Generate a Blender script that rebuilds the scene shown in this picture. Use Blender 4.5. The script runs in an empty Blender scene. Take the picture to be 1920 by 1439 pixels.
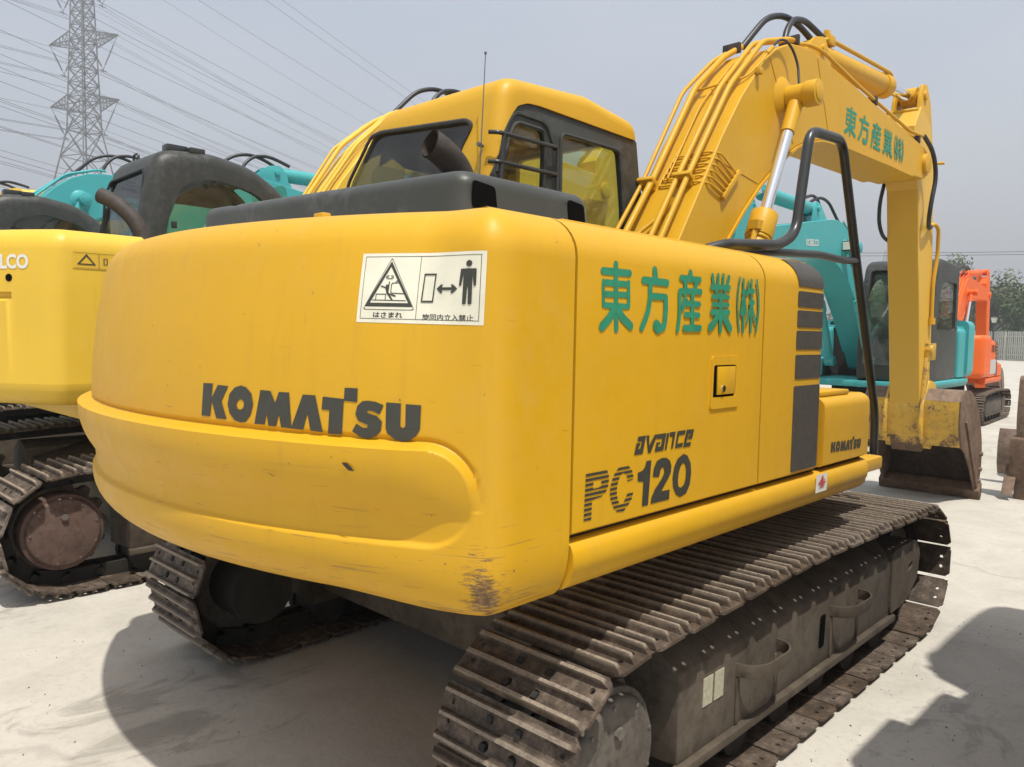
import bpy, bmesh, math, random
from math import sin, cos, pi, radians, sqrt, atan2, hypot
from mathutils import Vector, Matrix, Quaternion
from mathutils.geometry import tessellate_polygon
random.seed(7)
S = bpy.context.scene
COL = S.collection

# ------------------------------------------------------------------ camera
YAW, PIT, ROL = radians(43.84), radians(-3.71), radians(1.0)
f0 = Vector((-sin(YAW), cos(YAW), 0)); r0 = Vector((cos(YAW), sin(YAW), 0)); u0 = Vector((0, 0, 1))
fv = f0*cos(PIT)+u0*sin(PIT); uv_ = -f0*sin(PIT)+u0*cos(PIT)
rv = r0*cos(ROL)+uv_*sin(ROL); uv = -r0*sin(ROL)+uv_*cos(ROL)
cam = bpy.data.cameras.new('camera'); camo = bpy.data.objects.new('camera', cam); COL.objects.link(camo)
cam.sensor_width = 36; cam.lens = 1462.2*36/1920; cam.clip_end = 3000; cam.clip_start = 0.05
Mx = Matrix((rv, uv, -fv)).transposed().to_4x4(); Mx.translation = Vector((2.438, -3.08, 1.55))
camo.matrix_world = Mx
S.camera = camo

# ------------------------------------------------------------------ light
SUN = Vector((0.36, -0.17, 1.0)).normalized()
W = bpy.data.worlds.new('World'); S.world = W; W.use_nodes = True
nt = W.node_tree; bg = nt.nodes['Background']
sky = nt.nodes.new('ShaderNodeTexSky'); sky.sky_type = 'NISHITA'; sky.sun_disc = False
sky.sun_elevation = math.asin(SUN.z); sky.sun_rotation = atan2(SUN.x, SUN.y)
sky.air_density = 1.6; sky.dust_density = 4.5; sky.ozone_density = 1.6; sky.altitude = 0
tc = nt.nodes.new('ShaderNodeTexCoord'); mp = nt.nodes.new('ShaderNodeMapping'); mp.inputs['Scale'].default_value = (1.2, 1.2, 3.2)
cn = nt.nodes.new('ShaderNodeTexNoise'); cn.inputs['Scale'].default_value = 1.6; cn.inputs['Detail'].default_value = 5; cn.inputs['Roughness'].default_value = .5
nt.links.new(tc.outputs['Generated'], mp.inputs[0]); nt.links.new(mp.outputs[0], cn.inputs['Vector'])
cr = nt.nodes.new('ShaderNodeValToRGB'); cr.color_ramp.elements[0].position = .35; cr.color_ramp.elements[0].color = (4.6, 5.2, 6.35, 1)
cr.color_ramp.elements[1].position = .72; cr.color_ramp.elements[1].color = (6.0, 6.35, 7.0, 1)      # thin high haze, brighter and greyer in patches
nt.links.new(cn.outputs['Fac'], cr.inputs[0])
mxs = nt.nodes.new('ShaderNodeMix'); mxs.data_type = 'RGBA'; mxs.inputs[0].default_value = .74
nt.links.new(sky.outputs[0], mxs.inputs[6]); nt.links.new(cr.outputs[0], mxs.inputs[7])
nt.links.new(mxs.outputs[2], bg.inputs[0]); bg.inputs[1].default_value = 0.10
sl = bpy.data.lights.new('sun', 'SUN'); sl.energy = 4.2; sl.angle = radians(0.9); sl.color = (1.0, 0.95, 0.86)
so = bpy.data.objects.new('sun', sl); COL.objects.link(so); so.rotation_euler = SUN.to_track_quat('Z', 'Y').to_euler()
so.location = (0, 0, 30)
S.view_settings.view_transform = 'Standard'; S.view_settings.look = 'None'
S.view_settings.exposure = 0.36; S.view_settings.gamma = 1.0; S.view_settings.use_curve_mapping = False
S.render.engine = 'CYCLES'

# ------------------------------------------------------------------ materials
MATS = {}
def nodes(name):
    m = bpy.data.materials.new(name); m.use_nodes = True
    t = m.node_tree; b = t.nodes['Principled BSDF']; MATS[name] = m
    return m, t, b
def N(t, k, **kw):
    n = t.nodes.new(k)
    for a, v in kw.items():
        if a.startswith('i_'): n.inputs[a[2:].replace('_', ' ')].default_value = v
        else: setattr(n, a, v)
    return n
def noise(t, vec, scale, detail=4, rough=.6, dist=0):
    n = N(t, 'ShaderNodeTexNoise'); n.inputs['Scale'].default_value = scale; n.inputs['Detail'].default_value = detail
    n.inputs['Roughness'].default_value = rough; n.inputs['Distortion'].default_value = dist
    if vec is not None: t.links.new(vec, n.inputs['Vector'])
    return n.outputs['Fac']
def ramp(t, fac, stops):
    r = N(t, 'ShaderNodeValToRGB'); e = r.color_ramp.elements
    e[0].position, e[0].color = stops[0][0], (*stops[0][1], 1); e[1].position, e[1].color = stops[-1][0], (*stops[-1][1], 1)
    for p, c in stops[1:-1]:
        x = e.new(p); x.color = (*c, 1)
    t.links.new(fac, r.inputs[0]); return r.outputs[0]
def mapr(t, fac, a, b, c=0, d=1):
    n = N(t, 'ShaderNodeMapRange'); n.clamp = True
    for i, v in zip((1, 2, 3, 4), (a, b, c, d)): n.inputs[i].default_value = v
    t.links.new(fac, n.inputs[0]); return n.outputs[0]
def mix(t, fac, a, b, mode='MIX'):
    n = N(t, 'ShaderNodeMix'); n.data_type = 'RGBA'; n.blend_type = mode
    if isinstance(fac, (int, float)): n.inputs[0].default_value = fac
    else: t.links.new(fac, n.inputs[0])
    for i, v in ((6, a), (7, b)):
        if isinstance(v, tuple): n.inputs[i].default_value = (*v, 1)
        else: t.links.new(v, n.inputs[i])
    return n.outputs[2]
def math_(t, op, a, b=None):
    n = N(t, 'ShaderNodeMath'); n.operation = op
    for i, v in ((0, a), (1, b)):
        if v is None: continue
        if isinstance(v, (int, float)): n.inputs[i].default_value = v
        else: t.links.new(v, n.inputs[i])
    return n.outputs[0]
def coord(t, scale=(1, 1, 1)):
    c = N(t, 'ShaderNodeTexCoord'); m = N(t, 'ShaderNodeMapping'); m.inputs['Scale'].default_value = scale
    t.links.new(c.outputs['Object'], m.inputs['Vector']); return m.outputs[0], c.outputs['Object']
def bump(t, b, h, strength, dist=.01):
    n = N(t, 'ShaderNodeBump'); n.inputs['Strength'].default_value = strength; n.inputs['Distance'].default_value = dist
    t.links.new(h, n.inputs['Height']); t.links.new(n.outputs[0], b.inputs['Normal'])

def paint(name, col, rough=.44, dust=.12, dirt=(.16, .11, .06), chips=.0, streak=.30, scrape=False):
    m, t, b = nodes(name)
    v, ob = coord(t)
    n1 = noise(t, v, 1.7, 5, .6); n2 = noise(t, v, 14, 6, .7)
    c = mix(t, mapr(t, n1, .35, .7, 0, .30), col, tuple(x*.80 for x in col))
    vs, _ = coord(t, (9, 9, .7))
    st = noise(t, vs, 2.2, 5, .65)
    c = mix(t, mapr(t, st, .56, .78, 0, streak), c, tuple(.55*x+.45*y for x, y in zip(col, dirt)))
    c = mix(t, math_(t, 'MULTIPLY', mapr(t, n2, .45, .75, 0, dust), mapr(t, n1, .4, .65)), c, tuple(.5*x+.2 for x in col))
    sp = noise(t, v, 55, 3, .6)
    c = mix(t, mapr(t, sp, .735-chips, .765-chips, 0, .7), c, tuple(d*.7 for d in dirt))
    if scrape:
        # grazes near the lower right corner of the counterweight
        sq = N(t, 'ShaderNodeVectorMath'); sq.operation = 'MULTIPLY'; t.links.new(ob, sq.inputs[0]); sq.inputs[1].default_value = (1.9, .9, .62)
        g = N(t, 'ShaderNodeVectorMath'); g.operation = 'DISTANCE'; t.links.new(sq.outputs[0], g.inputs[0]); g.inputs[1].default_value = (1.165*1.9, -1.85*.9, .91*.62)
        d = mapr(t, g.outputs['Value'], .0, .14, 1, 0)
        vh, _ = coord(t, (3.0, 3.0, 17)); sn = noise(t, vh, 7, 9, .82)
        k = math_(t, 'ADD', math_(t, 'MULTIPLY', d, .33), math_(t, 'SUBTRACT', sn, .02))
        c = mix(t, mapr(t, k, .66, .74, 0, .9), c, ramp(t, noise(t, v, 40, 5, .7), [(.35, (.05, .03, .028)), (.5, (.12, .07, .05)), (.68, (.24, .16, .10))]))
        sx = N(t, 'ShaderNodeSeparateXYZ'); t.links.new(ob, sx.inputs[0])
        low = mapr(t, sx.outputs['Z'], .86, 1.06, 1, 0)
        vh2, _ = coord(t, (1.2, 1.2, 16)); s2 = noise(t, vh2, 6, 7, .75)
        k2 = math_(t, 'ADD', math_(t, 'MULTIPLY', low, .16), s2)
        c = mix(t, mapr(t, k2, .66, .80, 0, .62), c, (.16, .10, .045))
        vh3, _ = coord(t, (.8, .8, 26)); s3 = noise(t, vh3, 4, 3, .5)
        lo2 = mapr(t, sx.outputs['Z'], 1.02, 1.3, 1, 0)
        c = mix(t, math_(t, 'MULTIPLY', mapr(t, s3, .66, .68, 0, .5), lo2), c, (.24, .13, .05))
        vh4, _ = coord(t, (3.5, 3.5, 60)); s4 = noise(t, vh4, 3.1, 2, .5)
        c = mix(t, math_(t, 'MULTIPLY', mapr(t, s4, .73, .75, 0, .65), mapr(t, sx.outputs['Z'], 1.15, 1.5, 1, .25)), c, (.13, .07, .04))
    t.links.new(c, b.inputs['Base Color'])
    t.links.new(mapr(t, n2, .3, .7, rough-.06, rough+.14), b.inputs['Roughness'])
    b.inputs['Specular IOR Level'].default_value = .36
    bn = noise(t, v, 3.0, 3, .5)
    bump(t, b, math_(t, 'ADD', math_(t, 'MULTIPLY', n2, .12), bn), .22, .016)
    return m
YEL = (.61, .340, .012)
paint('yellow_paint', YEL, chips=.0)
paint('yellow_paint_counterweight', YEL, scrape=True, chips=.015)
paint('lemon_paint', (.72, .47, .045), rough=.42)
paint('teal_paint', (.060, .37, .385), rough=.42, dirt=(.10, .16, .14))
paint('orange_paint', (.78, .125, .012), rough=.40)
paint('pale_grey_paint', (.50, .47, .44), rough=.5)
paint('dark_plastic', (.046, .049, .043), rough=.40, dust=.5, streak=.10, dirt=(.10, .09, .07))
paint('cab_grey', (.036, .038, .034), rough=.42, dust=.4, streak=.08, dirt=(.10, .09, .07))
def simple(name, col, rough=.5, metal=0, spec=.5, nz=0, nscale=20, bmp=0):
    m, t, b = nodes(name); b.inputs['Roughness'].default_value = rough; b.inputs['Metallic'].default_value = metal
    b.inputs['Specular IOR Level'].default_value = spec
    if nz:
        v, _ = coord(t); n = noise(t, v, nscale, 5, .65)
        t.links.new(mix(t, mapr(t, n, .3, .7), tuple(x*(1-nz) for x in col), tuple(min(1, x*(1+nz)) for x in col)), b.inputs['Base Color'])
        if bmp: bump(t, b, n, bmp, .01)
    else: b.inputs['Base Color'].default_value = (*col, 1)
    return m
simple('black_rubber', (.022, .023, .027), .42, nz=.3, nscale=30)
simple('rail_paint', (.028, .030, .030), .33, nz=.25, nscale=9)
simple('black_void', (.006, .006, .006), 1.0, spec=0)
simple('engine_dark', (.020, .018, .015), .8, nz=.4, nscale=12)
simple('chrome', (.80, .81, .83), .12, metal=1)
simple('decal_dark', (.040, .042, .034), .5, nz=.12)
simple('vent_grey', (.058, .052, .045), .6, nz=.25, nscale=40)
simple('decal_green', (.022, .235, .135), .5, nz=.15, nscale=25)
simple('decal_white', (.72, .72, .68), .45, nz=.06)
simple('sticker_cream', (.70, .68, .55), .5, nz=.10, nscale=9)
simple('sticker_yellow', (.80, .60, .06), .5, nz=.05)
simple('sticker_worn', (.40, .38, .28), .7, nz=.25, nscale=60)
simple('decal_red', (.55, .06, .07), .5)
simple('seat_fabric', (.055, .055, .055), .85, nz=.3, nscale=30)
simple('exhaust_metal', (.038, .029, .023), .68, nz=.5, nscale=14, bmp=.2)
simple('galvanised', (.10, .105, .11), .6, nz=.2, nscale=.8)
simple('cable_metal', (.07, .072, .078), .6)
simple('insulator', (.12, .11, .11), .5)
simple('fence_paint', (.50, .50, .46), .6, nz=.12, nscale=3)
simple('dark_post', (.03, .035, .03), .6)
simple('lamp_glass', (.7, .68, .6), .2)

def rusty(name, c1, c2, c3, rough=.75, wear=.0, scale=9):
    m, t, b = nodes(name); v, _ = coord(t)
    oi = N(t, 'ShaderNodeObjectInfo')
    add = N(t, 'ShaderNodeVectorMath'); add.operation = 'ADD'; t.links.new(v, add.inputs[0])
    sc = N(t, 'ShaderNodeVectorMath'); sc.operation = 'SCALE'; sc.inputs[0].default_value = (13, 7, 5); t.links.new(oi.outputs['Random'], sc.inputs['Scale'])
    t.links.new(sc.outputs[0], add.inputs[1]); v = add.outputs[0]
    n1 = noise(t, v, scale, 7, .72); n2 = noise(t, v, scale*5, 5, .7)
    c = ramp(t, n1, [(.28, c1), (.5, c2), (.72, c3)])
    c = mix(t, mapr(t, n2, .5, .72, 0, .6), c, tuple(x*.45 for x in c1))
    hv = N(t, 'ShaderNodeHueSaturation'); t.links.new(mapr(t, oi.outputs['Random'], 0, 1, .72, 1.22), hv.inputs['Value']); t.links.new(mapr(t, oi.outputs['Random'], 0, 1, 1.15, .8), hv.inputs['Saturation']); t.links.new(c, hv.inputs['Color']); c = hv.outputs[0]
    if wear:
        _, ob = coord(t); sx = N(t, 'ShaderNodeSeparateXYZ'); t.links.new(ob, sx.inputs[0])     # polished grouser tips
        p = math_(t, 'MULTIPLY', mapr(t, sx.outputs['Z'], .022, .033, 0, wear), mapr(t, n2, .35, .6, .4, 1))
        c = mix(t, p, c, (.36, .30, .235))
    t.links.new(c, b.inputs['Base Color']); t.links.new(mapr(t, n2, .3, .7, rough-.15, rough+.12), b.inputs['Roughness'])
    b.inputs['Metallic'].default_value = .15
    bump(t, b, math_(t, 'ADD', n1, math_(t, 'MULTIPLY', n2, .5)), .45, .006)
    return m
rusty('track_steel', (.032, .022, .015), (.095, .068, .048), (.23, .175, .13), wear=.75, scale=13)
rusty('frame_steel', (.050, .038, .027), (.088, .068, .048), (.135, .108, .078), scale=2.6)
rusty('drive_steel', (.075, .064, .052), (.12, .105, .088), (.165, .15, .13), scale=5)
rusty('drive_brown', (.065, .036, .026), (.105, .058, .042), (.14, .085, .062), scale=5)
rusty('bucket_steel', (.10, .066, .046), (.19, .128, .092), (.27, .19, .14), scale=4)
rusty('bucket_inner', (.022, .014, .010), (.045, .028, .020), (.08, .05, .035), scale=6)  # dark brown for the painted bucket shade, also the hook and paint chips
# worn yellow paint over rust
def worn(name, lo, hi, zmid=None):
    m, t, b = nodes(name); v, ob = coord(t)
    n1 = noise(t, v, 7, 8, .75); n2 = noise(t, v, 45, 5, .7)
    k = math_(t, 'ADD', math_(t, 'MULTIPLY', n1, .75), math_(t, 'MULTIPLY', n2, .25))
    if zmid is not None:
        sx = N(t, 'ShaderNodeSeparateXYZ'); t.links.new(ob, sx.inputs[0])
        k = math_(t, 'ADD', k, mapr(t, sx.outputs['Z'], zmid[0], zmid[1], .22, -.35))
    c = ramp(t, mapr(t, k, lo, hi), [(0, (.66, .40, .045)), (.5, (.50, .32, .06)), (.68, (.20, .12, .06)), (1, (.10, .065, .045))])
    t.links.new(c, b.inputs['Base Color']); t.links.new(mapr(t, k, lo, hi, .45, .85), b.inputs['Roughness']); bump(t, b, k, .35, .01)
worn('worn_yellow', .42, .66)
worn('arm_paint', .42, .66, (.45, 1.15))

def glass(name, tint):
    m = bpy.data.materials.new(name); m.use_nodes = True; MATS[name] = m; t = m.node_tree
    t.nodes.clear(); o = t.nodes.new('ShaderNodeOutputMaterial'); mx = t.nodes.new('ShaderNodeMixShader')
    tr = t.nodes.new('ShaderNodeBsdfTransparent'); tr.inputs[0].default_value = (*tint, 1)
    gl = t.nodes.new('ShaderNodeBsdfGlossy'); gl.inputs['Roughness'].default_value = .03
    fr = t.nodes.new('ShaderNodeLayerWeight'); fr.inputs[0].default_value = .5
    v, _ = coord(t); n = noise(t, v, 5, 5, .6)
    df = t.nodes.new('ShaderNodeBsdfDiffuse'); df.inputs[0].default_value = (.40, .39, .35, 1)
    m2 = t.nodes.new('ShaderNodeMixShader'); t.links.new(mapr(t, n, .4, .8, .02, .09), m2.inputs[0])
    t.links.new(math_(t, 'ADD', math_(t, 'MULTIPLY', math_(t, 'POWER', fr.outputs['Facing'], 4.0), .75), .04), mx.inputs[0]); t.links.new(tr.outputs[0], m2.inputs[1]); t.links.new(df.outputs[0], m2.inputs[2])
    t.links.new(m2.outputs[0], mx.inputs[1]); t.links.new(gl.outputs[0], mx.inputs[2]); t.links.new(mx.outputs[0], o.inputs[0])
glass('window_glass', (.86, .90, .80))
glass('dark_glass', (.42, .48, .52))

def ground_mat():
    m, t, b = nodes('concrete'); v, ob = coord(t)
    big = noise(t, v, .35, 5, .6); mid = noise(t, v, 2.2, 6, .65, .6); fine = noise(t, v, 26, 6, .7); gr = noise(t, v, 160, 3, .6)
    c = ramp(t, mid, [(.3, (.43, .405, .355)), (.55, (.52, .49, .435)), (.75, (.56, .53, .475))])
    c = mix(t, mapr(t, big, .45, .7, 0, .35), c, (.33, .305, .265))
    c = mix(t, mapr(t, fine, .5, .72, 0, .38), c, (.30, .28, .25))
    c = mix(t, mapr(t, gr, .62, .72, 0, .35), c, (.20, .185, .165))
    # damp, oily patches and smears
    vs, _ = coord(t, (1, .45, 1)); sm = noise(t, vs, 3.6, 7, .72, 1.6)
    sx = N(t, 'ShaderNodeSeparateXYZ'); t.links.new(ob, sx.inputs[0])
    def spot(x, y, r0_, r1_):
        g = N(t, 'ShaderNodeVectorMath'); g.operation = 'DISTANCE'; t.links.new(ob, g.inputs[0]); g.inputs[1].default_value = (x, y, 0)
        return mapr(t, g.outputs['Value'], r0_, r1_, 1, 0)
    reg = math_(t, 'MAXIMUM', spot(1.75, .5, .2, .75), math_(t, 'MAXIMUM', spot(-.6, -1.9, .2, 1.1), spot(-2.6, -2.4, .3, 1.2)))
    k = math_(t, 'ADD', sm, math_(t, 'MULTIPLY', reg, .14))
    c = mix(t, mapr(t, k, .65, .74, 0, .42), c, (.13, .125, .115))
    # muddy tyre dust far out
    far = noise(t, v, .11, 4, .6)
    c = mix(t, mapr(t, far, .5, .7, 0, .3), c, (.39, .34, .275))
    # cracks
    vo = N(t, 'ShaderNodeTexVoronoi'); vo.feature = 'DISTANCE_TO_EDGE'; vo.inputs['Scale'].default_value = .22
    ds = N(t, 'ShaderNodeVectorMath'); ds.operation = 'ADD'; t.links.new(v, ds.inputs[0])
    nn = N(t, 'ShaderNodeTexNoise'); nn.inputs['Scale'].default_value = 2.5; nn.inputs['Detail'].default_value = 6; t.links.new(v, nn.inputs['Vector'])
    scn = N(t, 'ShaderNodeVectorMath'); scn.operation = 'SCALE'; scn.inputs['Scale'].default_value = .35; t.links.new(nn.outputs['Color'], scn.inputs[0])
    t.links.new(scn.outputs[0], ds.inputs[1]); t.links.new(ds.outputs[0], vo.inputs['Vector'])
    crack = mapr(t, vo.outputs['Distance'], .0, .006, 1, 0)
    c = mix(t, math_(t, 'MULTIPLY', crack, .22), c, (.13, .115, .10))
    t.links.new(c, b.inputs['Base Color'])
    t.links.new(mapr(t, k, .6, .75, .85, .55), b.inputs['Roughness']); b.inputs['Specular IOR Level'].default_value = .3
    bump(t, b, math_(t, 'ADD', math_(t, 'MULTIPLY', gr, .4), math_(t, 'SUBTRACT', fine, crack)), .35, .006)
ground_mat()
def foliage(name, c1, c2, c3):
    m, t, b = nodes(name); v, _ = coord(t); n = noise(t, v, 1.3, 5, .7); n2 = noise(t, v, 9, 3, .7)
    c = ramp(t, n, [(.3, c1), (.5, c2), (.7, c3)]); c = mix(t, mapr(t, n2, .5, .7, 0, .4), c, c1)
    t.links.new(c, b.inputs['Base Color']); b.inputs['Roughness'].default_value = .7; b.inputs['Specular IOR Level'].default_value = .2
foliage('leaf_green', (.040, .068, .022), (.075, .12, .036), (.115, .165, .05))
foliage('leaf_olive', (.062, .080, .032), (.10, .125, .048), (.15, .165, .07))
foliage('leaf_pale', (.13, .135, .09), (.22, .22, .155), (.32, .31, .24))
foliage('grass_green', (.04, .09, .025), (.07, .14, .035), (.10, .18, .05))
simple('bark', (.09, .07, .05), .85, nz=.3, nscale=6)

# ------------------------------------------------------------------ mesh helpers
def finish(me, mat, smooth=35, bevel=0, seg=2, bang=28):
    if bevel:
        bm = bmesh.new(); bm.from_mesh(me)
        bmesh.ops.remove_doubles(bm, verts=bm.verts, dist=1e-5)
        es = [e for e in bm.edges if len(e.link_faces) == 2 and e.calc_face_angle(0) > radians(bang)]
        if es: bmesh.ops.bevel(bm, geom=es, offset=bevel, segments=seg, affect='EDGES', profile=.5, clamp_overlap=True)
        bm.to_mesh(me); bm.free()
    if smooth:
        me.polygons.foreach_set('use_smooth', [True]*len(me.polygons)); me.set_sharp_from_angle(angle=radians(smooth))
    me.materials.append(MATS[mat]); me.update()
def put(name, me, parent=None, loc=None, rot=None, label=None, cat=None, group=None, kind=None):
    o = bpy.data.objects.new(name, me); COL.objects.link(o)
    if parent is not None: o.parent = parent
    if loc is not None: o.location = loc
    if rot is not None: o.rotation_euler = rot
    for k, v in (('label', label), ('category', cat), ('group', group), ('kind', kind)):
        if v: o[k] = v
    return o
class MB:
    def __init__(s): s.v = []; s.f = []
    def add(s, vs, fs):
        n = len(s.v); s.v += [tuple(p) for p in vs]; s.f += [tuple(i+n for i in f) for f in fs]; return s
    def box(s, x0, x1, y0, y1, z0, z1, M=None):
        vs = [Vector(p) for p in ((x0, y0, z0), (x1, y0, z0), (x1, y1, z0), (x0, y1, z0), (x0, y0, z1), (x1, y0, z1), (x1, y1, z1), (x0, y1, z1))]
        if M is not None: vs = [M @ p for p in vs]
        return s.add(vs, [(0, 3, 2, 1), (4, 5, 6, 7), (0, 1, 5, 4), (1, 2, 6, 5), (2, 3, 7, 6), (3, 0, 4, 7)])
    def bar(s, a, b, w, h=None):
        a, b = Vector(a), Vector(b); d = b-a; L = d.length; h = h or w
        M = Matrix.Translation(a) @ d.to_track_quat('Z', 'Y').to_matrix().to_4x4()
        return s.box(-w/2, w/2, -h/2, h/2, 0, L, M)
    def prism(s, poly, a, b, axis='X'):
        # poly: 2D outline; axis X -> (y,z), Y -> (x,z), Z -> (x,y)
        n = len(poly)
        mk = {'X': lambda p, t: (t, p[0], p[1]), 'Y': lambda p, t: (p[0], t, p[1]), 'Z': lambda p, t: (p[0], p[1], t)}[axis]
        vs = [mk(p, a) for p in poly]+[mk(p, b) for p in poly]
        ar = sum(poly[i][0]*poly[(i+1) % n][1]-poly[(i+1) % n][0]*poly[i][1] for i in range(n))
        flip = (ar > 0) != (axis == 'Y')
        if b < a: flip = not flip
        fs = [tuple(range(n))[::-1], tuple(range(n, 2*n))]+[(i, (i+1) % n, (i+1) % n+n, i+n) for i in range(n)]
        if not flip: fs = [f[::-1] for f in fs]
        return s.add(vs, fs)
    def cyl(s, a, b, r, r2=None, n=20, cap=True):
        a, b = Vector(a), Vector(b); r2 = r if r2 is None else r2
        q = (b-a).to_track_quat('Z', 'Y')
        vs = [a+q @ Vector((r*cos(2*pi*i/n), r*sin(2*pi*i/n), 0)) for i in range(n)]+[b+q @ Vector((r2*cos(2*pi*i/n), r2*sin(2*pi*i/n), 0)) for i in range(n)]
        fs = [(i, (i+1) % n, (i+1) % n+n, i+n) for i in range(n)]
        if cap: fs += [tuple(range(n))[::-1], tuple(range(n, 2*n))]
        return s.add(vs, fs)
    def tube(s, pts, r, n=10, fil=0, fseg=5, cap=True):
        P = [Vector(p) for p in pts]
        if fil: P = fillet(P, fil, fseg)
        T = []
        for i in range(len(P)):
            d = (P[min(i+1, len(P)-1)]-P[max(i-1, 0)])
            T.append(d.normalized())
        up = Vector((0, 0, 1)) if abs(T[0].z) < .9 else Vector((1, 0, 0))
        a = T[0].cross(up).normalized(); vs = []
        for i, p in enumerate(P):
            if i:
                q = T[i-1].rotation_difference(T[i]); a = (q @ a); a = (a-T[i]*a.dot(T[i])).normalized()
            b = T[i].cross(a)
            rr = r[i] if isinstance(r, (list, tuple)) else r
            vs += [p+a*(rr*cos(2*pi*k/n))+b*(rr*sin(2*pi*k/n)) for k in range(n)]
        fs = [(i*n+k, i*n+(k+1) % n, (i+1)*n+(k+1) % n, (i+1)*n+k) for i in range(len(P)-1) for k in range(n)]
        if cap: fs += [tuple(range(n))[::-1], tuple(range((len(P)-1)*n, len(P)*n))]
        return s.add(vs, fs)
    def mesh(s, name, mat, **k):
        me = bpy.data.meshes.new(name); me.from_pydata(s.v, [], s.f); me.validate(); finish(me, mat, **k); return me
    def build(s, name, mat, parent=None, **k):
        pk = {a: k.pop(a) for a in ('label', 'cat', 'group', 'kind', 'loc', 'rot') if a in k}
        return put(name, s.mesh(name, mat, **k), parent, **pk)
def fillet(P, r, seg=5):
    out = [P[0]]
    for i in range(1, len(P)-1):
        a, b, c = P[i-1], P[i], P[i+1]; d1 = a-b; d2 = c-b
        t = min(r, d1.length*.48, d2.length*.48); p1 = b+d1.normalized()*t; p2 = b+d2.normalized()*t
        for k in range(seg+1):
            u = k/seg; out.append(p1*(1-u)**2+b*2*u*(1-u)+p2*u*u)
    out.append(P[-1]); return out
def round2(poly, r, seg=4):
    # round every corner of a closed 2D polygon (r scalar or list)
    n = len(poly); out = []
    for i in range(n):
        a, b, c = (Vector((*poly[j % n], 0)) for j in (i-1, i, i+1)); rr = r[i] if isinstance(r, (list, tuple)) else r
        if rr <= 0: out.append((b.x, b.y)); continue
        d1 = a-b; d2 = c-b; t = min(rr, d1.length*.45, d2.length*.45); p1 = b+d1.normalized()*t; p2 = b+d2.normalized()*t
        for k in range(seg+1):
            u = k/seg; q = p1*(1-u)**2+b*2*u*(1-u)+p2*u*u; out.append((q.x, q.y))
    return out
def tess(loops):
    L3 = [[Vector((x, y, 0)) for x, y in lp] for lp in loops]
    return [p for lp in loops for p in lp], tessellate_polygon(L3)
def plate(loops, fn, th=0):
    # flat shape (outer loop + holes) mapped by fn(u,v,d); optional thickness
    P, T = tess(loops); m = MB()
    out = []
    for f in T:
        a, b, c = (P[i] for i in f)
        out.append(f if (b[0]-a[0])*(c[1]-a[1])-(b[1]-a[1])*(c[0]-a[0]) > 0 else f[::-1])
    if not th: return m.add([fn(u, v, 0) for u, v in P], out)
    n = len(P); vs = [fn(u, v, 0) for u, v in P]+[fn(u, v, -th) for u, v in P]
    fs = list(out)+[tuple(i+n for i in f[::-1]) for f in out]
    k = 0
    for j, lp in enumerate(loops):
        m_ = len(lp); ar = sum(lp[i][0]*lp[(i+1) % m_][1]-lp[(i+1) % m_][0]*lp[i][1] for i in range(m_))
        for i in range(m_):
            q = (k+i, k+i+n, k+(i+1) % m_+n, k+(i+1) % m_)
            fs.append(q if (ar > 0) == (j == 0) else q[::-1]) if j == 0 else fs.append(q if ar > 0 else q[::-1])
        k += m_
    m.add(vs, fs); return m
def stroke(pts, r, seg=6):
    # outline polygons of a rounded stroke: one quad strip plus discs (returned separately)
    polys = []
    for i in range(len(pts)-1):
        (x0, y0), (x1, y1) = pts[i], pts[i+1]; L = hypot(x1-x0, y1-y0) or 1e-6; nx, ny = -(y1-y0)/L*r, (x1-x0)/L*r; a0 = atan2(ny, nx)
        p = [(x1+r*cos(a0-k*pi/seg), y1+r*sin(a0-k*pi/seg)) for k in range(seg+1)]+[(x0+r*cos(a0+pi-k*pi/seg), y0+r*sin(a0+pi-k*pi/seg)) for k in range(seg+1)]
        polys.append(p[::-1])
    return polys
def lettering(name, polys, fn, mat, parent, step=.00006, base=.0016, **k):
    # polys: list of loops-lists; each raised a hair more than the last so none are coplanar
    m = MB()
    for i, loops in enumerate(polys):
        d = base+step*i
        pm = plate(loops, lambda u, v, _, d=d: fn(u, v, d)); m.add(pm.v, pm.f)
    return m.build(name, mat, parent, smooth=0, **k)
def text_loops(body, size, bold=0.0, shear=0, res=3, spacing=1.0):
    # text -> triangulated 2D mesh (verts, tris)
    c = bpy.data.curves.new('t', 'FONT'); c.body = body; c.size = size; c.offset = bold; c.resolution_u = res; c.shear = shear; c.space_character = spacing
    o = bpy.data.objects.new('t', c); COL.objects.link(o)
    bpy.context.view_layer.update()
    me = bpy.data.meshes.new_from_object(o.evaluated_get(bpy.context.evaluated_depsgraph_get()))
    vs = [(p.co.x, p.co.y) for p in me.vertices]; fs = [tuple(p.vertices) for p in me.polygons]
    bpy.data.objects.remove(o); bpy.data.curves.remove(c); bpy.data.meshes.remove(me)
    x0 = min(v[0] for v in vs); x1 = max(v[0] for v in vs); y0 = min(v[1] for v in vs); y1 = max(v[1] for v in vs)
    return [((x-x0)/(x1-x0), (y-y0)/(y1-y0)) for x, y in vs], fs
def text_on(name, body, fn, rect, mat, parent, bold=.0, d=.0018, **k):
    V, F = text_loops(body, 1, bold); u0_, u1_, v0_, v1_ = rect
    m = MB().add([fn(u0_+(u1_-u0_)*x, v0_+(v1_-v0_)*y, d) for x, y in V], F)
    return m.build(name, mat, parent, smooth=0, **k)
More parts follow.
